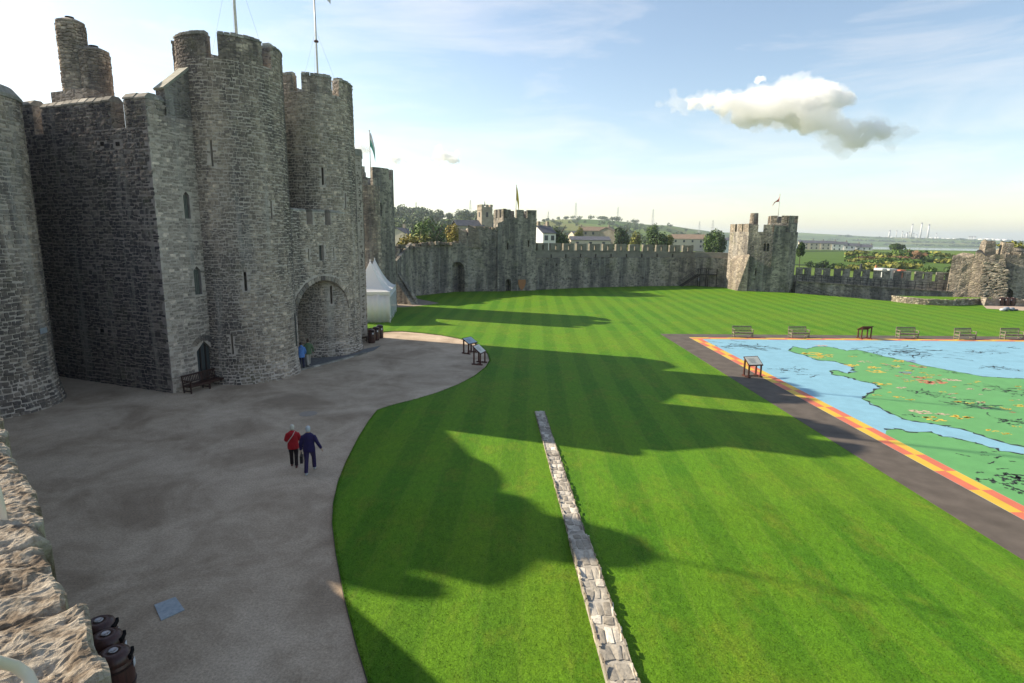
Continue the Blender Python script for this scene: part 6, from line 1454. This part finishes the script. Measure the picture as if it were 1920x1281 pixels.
for i, (u, vt, vb, D) in enumerate(((882, 375, 408, 900), (780, 378, 404, 900), (1080, 380, 412, 1300), (1159, 388, 416, 1500), (1225, 392, 424, 1250), (1312, 415, 433, 1500), (1337, 413, 434, 1400), (1028, 396, 416, 1500))):
    pylon(u, vt, vb, D, ('tall steel pylon left of the church tower', 'faint steel pylon above the hillside wood', 'tall steel pylon above the large green tree', 'steel pylon above the stone house', 'slender steel pylon on the ridge of fields', 'steel lattice pylon left of its neighbour near the corner tower', 'steel lattice pylon close to the corner tower', 'faint far pylon by the white gabled house')[i])
# ---- refinery and power station on the far shore
DR = 3400; pale = flat('pale_concrete', (.62, .62, .62), .7); tankm = flat('tank_white', (.72, .72, .70), .6)
def ref_base(u, v): p_ = at_dist(u, v, DR); return p_
def stack(u, vt, vb, wpx, lab, cap=True):
    p_ = ref_base(u, vb); zt = at_dist(u, vt, DR).z; gz = min(p_.z, terrain(p_.x, p_.y)); r_ = wpx*DR/F/2; o = empty('chimney_stack', (p_.x, p_.y, gz), 0, lab, 'chimney', 'refinery stacks'); MB().tube([(0, 0, -5), (0, 0, (zt-gz)*.5), (0, 0, zt-gz)], [r_*1.25, r_, r_*.8], 12).build('shaft', pale, o, smooth=True)
    MB().lathe([(r_*.82, zt-gz-6), (r_*.9, zt-gz-6), (r_*.9, zt-gz+.5), (r_*.7, zt-gz+.5)], 12).build('dark_rim', flat('stack_rim', (.25, .24, .25)), o)
for i, (u, vt, vb, w) in enumerate(((1708, 420, 447, 2.2), (1725, 418, 448, 2.4), (1739, 421, 447, 2.6))): stack(u, vt, vb, w, ('tall slim refinery chimney amid the columns', 'tallest refinery chimney, middle of the three', 'thick pale refinery chimney right of the middle one')[i])
for i, (u, vt, vb, w) in enumerate(((1667, 432, 446, 2.6), (1680, 432, 446, 1.4), (1691, 433, 447, 1.6), (1700, 436, 447, 2.2), (1704, 434, 447, 1.5), (1712, 437, 448, 1.6), (1718, 440, 448, 1.6), (1695, 440, 447, 1.6), (1755, 437, 448, 1.2))): stack(u, vt, vb, w, 'lesser refinery column among the tall chimneys')
for u in (1815.5, 1818.5, 1821.5, 1824.5, 1827.5): stack(u, 443, 456, 1.3, 'slim stack in the power station row of five')
def shed(u0, u1, vt, vb, lab, m_):
    a, b2 = ref_base(u0, vb), ref_base(u1, vb); zt = at_dist(u0, vt, DR).z; o = empty('works_building', (a.x, a.y, a.z), math.atan2(b2.y-a.y, b2.x-a.x), lab, 'works', 'refinery buildings'); L_ = (b2-a).length; h = zt-a.z
    MB().box((L_/2, 30, h/2-10), (L_, 60, h+20)).build('wall', m_, o); MB().box((L_/2, 30, h+1), (L_*1.01, 62, 2)).build('roof', pale, o)
    for k in range(int(L_/25)): MB().box((12+k*25, -1, h*.5), (10, 2, h*.4)).build('bay', flat('bay_grey', (.30, .34, .38)), o)
for u0, u1, vt, vb, lab in ((1706, 1735, 452.5, 458, 'long white works shed nearest the water'), (1736, 1760, 454, 459, 'lower white works shed beside the long one'), (1781, 1800, 454, 460, 'white power station block left of the five stacks'), (1800, 1832, 451, 459, 'tall pale turbine hall under the five stacks')): shed(u0, u1, vt, vb, lab, pale)
for i, (u, v, w) in enumerate(((1672, 446, 6), (1716, 447.5, 8), (1728, 448, 9), (1746, 448.5, 8), (1758, 448.5, 9), (1768, 449, 7), (1779, 450, 9), (1790, 449.5, 7), (1840, 451, 9), (1852, 451, 10), (1862, 450.5, 8), (1872, 452, 10), (1884, 452, 9))):
    p_ = at_dist(u, v, DR*1.03); gz = p_.z; r_ = w*DR/F/2; o = empty('storage_tank', (p_.x, p_.y, gz), 0, 'squat white oil storage tank on the far shore', 'tank', 'oil storage tanks on the far shore'); MB().lathe([(r_, -12), (r_, r_*.45), (r_*.6, r_*.56), (.01, r_*.6)], 20).build('shell', tankm, o, smooth=True)
# ---- parked things outside the low wall
for i, (u, v, w, c, lab, nm, cat) in enumerate(((1654, 503, 14, (.66, .67, .66), 'white box trailer parked outside the low wall', 'trailer', 'trailer'), (1668, 504, 15, (.55, .58, .56), 'grey-white van body parked beside the box trailer', 'trailer', 'trailer'), (1686, 506, 10, (.55, .17, .11), 'orange-red skip standing outside the low wall', 'skip', 'skip'), (1636, 501, 12, (.42, .17, .08), 'rusty orange plant machine outside the low wall', 'digger', 'digger'), (1608, 498, 12, (.04, .05, .06), 'dark plant machine outside the low wall', 'digger', 'digger'))):
    D = 118; p_ = at_dist(u, v, D); gz = terrain(p_.x, p_.y); o = empty(nm, (p_.x, p_.y, gz), .15, lab, cat); L_ = w*D/F; h = p_.z-gz; m_ = flat('paint_%d' % i, c, .4)
    if nm == 'skip':
        mb = MB(); mb.add([(-L_*.35, -.7, .2), (L_*.35, -.7, .2), (L_*.35, .7, .2), (-L_*.35, .7, .2), (-L_*.5, -.9, h), (L_*.5, -.9, h), (L_*.5, .9, h), (-L_*.5, .9, h)], [(3, 2, 1, 0), (0, 1, 5, 4), (1, 2, 6, 5), (2, 3, 7, 6), (3, 0, 4, 7)]); s_ = mb.build('hopper', m_, o); s_.modifiers.new('t', 'SOLIDIFY').thickness = .06
    elif nm == 'digger':
        MB().box((0, 0, .55), (L_*.8, 1.2, .7)).build('chassis', m_, o); MB().box((-L_*.1, 0, 1.3), (L_*.4, 1.1, 1.0)).build('cab', flat('cab_glass', (.06, .07, .08), .2), o); MB().bar((L_*.25, 0, 1.0), (L_*.5, 0, h+.3), .2).build('boom', m_, o); MB().bar((L_*.5, 0, h+.3), (L_*.8, 0, h-.6), .16).build('arm', m_, o)
    else:
        MB().box((0, 0, h*.5+.35), (L_, 1.9, h-.7)).build('body', m_, o)
        for k in (-.2, .2): MB().box((k*L_, -.96, h*.6), (L_*.2, .04, h*.3)).build('window', pane, o)
    for x in (-L_*.3, L_*.3):
        for y in (-.75, .75): MB().tube([(x, y-.1, .36), (x, y+.1, .36)], .36, 14).build('wheel', flat('rubber', (.02, .02, .02)), o)
# small round turret seen over the ruin
q = at_dist(1822, 447, 100); o = empty('ruined_turret', (0, 0, 0), 0, 'small ivy-topped round turret beyond the ruined tower', 'turret'); q = at_dist(1897, 466, 120); solid((q.x, q.y), [(2.0, -9), (1.9, q.z-.3), (1.2, q.z+.3)], 20).build('wall', M_RUIN, o)
V, Fc = crown_mesh(2.3, 2.3, .9, 300, .2, 77, 4); V += np.array((q.x, q.y, q.z+.4)); crown_obj('ivy', V, Fc, LM['olive'], o)
# ================================================================ AIR AND CLOUD
hz, nt, b = nodes_of('haze_air'); nt.nodes.remove(b)
pv = N(nt, 'ShaderNodeVolumePrincipled'); pv.inputs['Color'].default_value = (.80, .88, 1.0, 1); pv.inputs['Density'].default_value = .00016; pv.inputs['Anisotropy'].default_value = .35
nt.links.new(pv.outputs[0], nt.nodes['Material Output'].inputs['Volume'])
o = MB().box((0, 0, 44), (19000, 19000, 140)).build('haze', hz); tag(o, 'pale blue haze over the far hills', 'haze', kind='stuff')

cm, nt, b = nodes_of('cumulus'); nt.nodes.remove(b)
cv = N(nt, 'ShaderNodeVolumePrincipled'); cv.inputs['Color'].default_value = (.999, .998, .997, 1); cv.inputs['Density'].default_value = .022; cv.inputs['Anisotropy'].default_value = .0
nt.links.new(cv.outputs[0], nt.nodes['Material Output'].inputs['Volume'])
wisp_m, nt, b = nodes_of('cloud_wisp'); nt.nodes.remove(b)
wv = N(nt, 'ShaderNodeVolumePrincipled'); wv.inputs['Color'].default_value = (.999, .998, .997, 1); wv.inputs['Density'].default_value = .0035; nt.links.new(wv.outputs[0], nt.nodes['Material Output'].inputs['Volume'])
def cloud(lobes, D, seed, label, vox, grow=1.08):
    """lobes: photo u, v and radius in pixels; a heap of billows at its real distance"""
    r_ = random.Random(seed); mb = MB(); s_ = D/F; cs = []
    for u, v, w in lobes:
        w *= grow
        for k in range(7): cs.append((u+r_.gauss(0, .55)*w, v+r_.gauss(0, .38)*w, w*r_.uniform(.4, .8)))
        cs.append((u, v, w*1.05))
    bm = bmesh.new()
    for u, v, w in cs:
        p_ = at_dist(u, v, D+r_.uniform(-1.2, 1.2)*w*s_); bmesh.ops.create_icosphere(bm, subdivisions=2, radius=w*s_*.8, matrix=Matrix.Translation(p_) @ Matrix.Diagonal((1.15, 1.15, .8, 1)))
    me = bpy.data.meshes.new('cloud'); bm.to_mesh(me); bm.free(); me.materials.append(cm); o = bpy.data.objects.new('cloud', me); COL.objects.link(o)
    md = o.modifiers.new('r', 'REMESH'); md.mode = 'VOXEL'; md.voxel_size = vox*s_; bpy.context.view_layer.update(); me = evaluated(o); o.modifiers.clear(); o.data = me
    n = len(me.vertices); co = np.empty(n*3); me.vertices.foreach_get('co', co); co = co.reshape(-1, 3); no = np.empty(n*3); me.vertices.foreach_get('normal', no); no = no.reshape(-1, 3)
    f = 1/(26*s_)
    for i in range(n):
        q = Vector(co[i])*f; d = mnoise.turbulence(q, 4, False, noise_basis='PERLIN_ORIGINAL')*7+mnoise.turbulence(q*4.1, 3, False, noise_basis='PERLIN_ORIGINAL')*4.5-4.5; co[i] += no[i]*d*s_
    me.vertices.foreach_set('co', co.ravel()); me.polygons.foreach_set('use_smooth', [True]*len(me.polygons)); me.update()
    if not me.materials: me.materials.append(cm)
    tag(o, label, 'cloud'); return o
big = [(1300, 190, 13), (1330, 189, 20), (1370, 190, 24), (1410, 196, 28), (1450, 192, 32), (1480, 205, 38), (1520, 190, 38), (1545, 185, 30), (1500, 222, 26), (1540, 228, 28), (1575, 240, 22), (1600, 258, 22), (1625, 240, 20), (1655, 246, 18), (1605, 270, 14), (1440, 222, 18)]
main_cloud = cloud(big, 4200, 5, 'large white cumulus with blue-grey trailing underside', 2.2)
cloud([(818, 296, 9), (835, 292, 12), (852, 299, 9)], 5200, 6, 'tiny pale cumulus above the hillside wood', 1.6, 1.7)
cloud([(740, 298, 9), (758, 299, 7), (682, 280, 9), (672, 274, 7)], 5200, 7, 'faint low cumulus beside the inner tower flag', 1.6, 1.7)

wsp = cloud(big+[(1268, 192, 14), (1240, 196, 9), (1700, 250, 14), (1670, 275, 10), (1560, 275, 16)], 4200, 15, 'x', 3.0, 1.45); wsp.data.materials.clear(); wsp.data.materials.append(wisp_m); wsp.name = 'wisp'; wsp.parent = main_cloud
for k_ in ('label', 'category'): del wsp[k_]
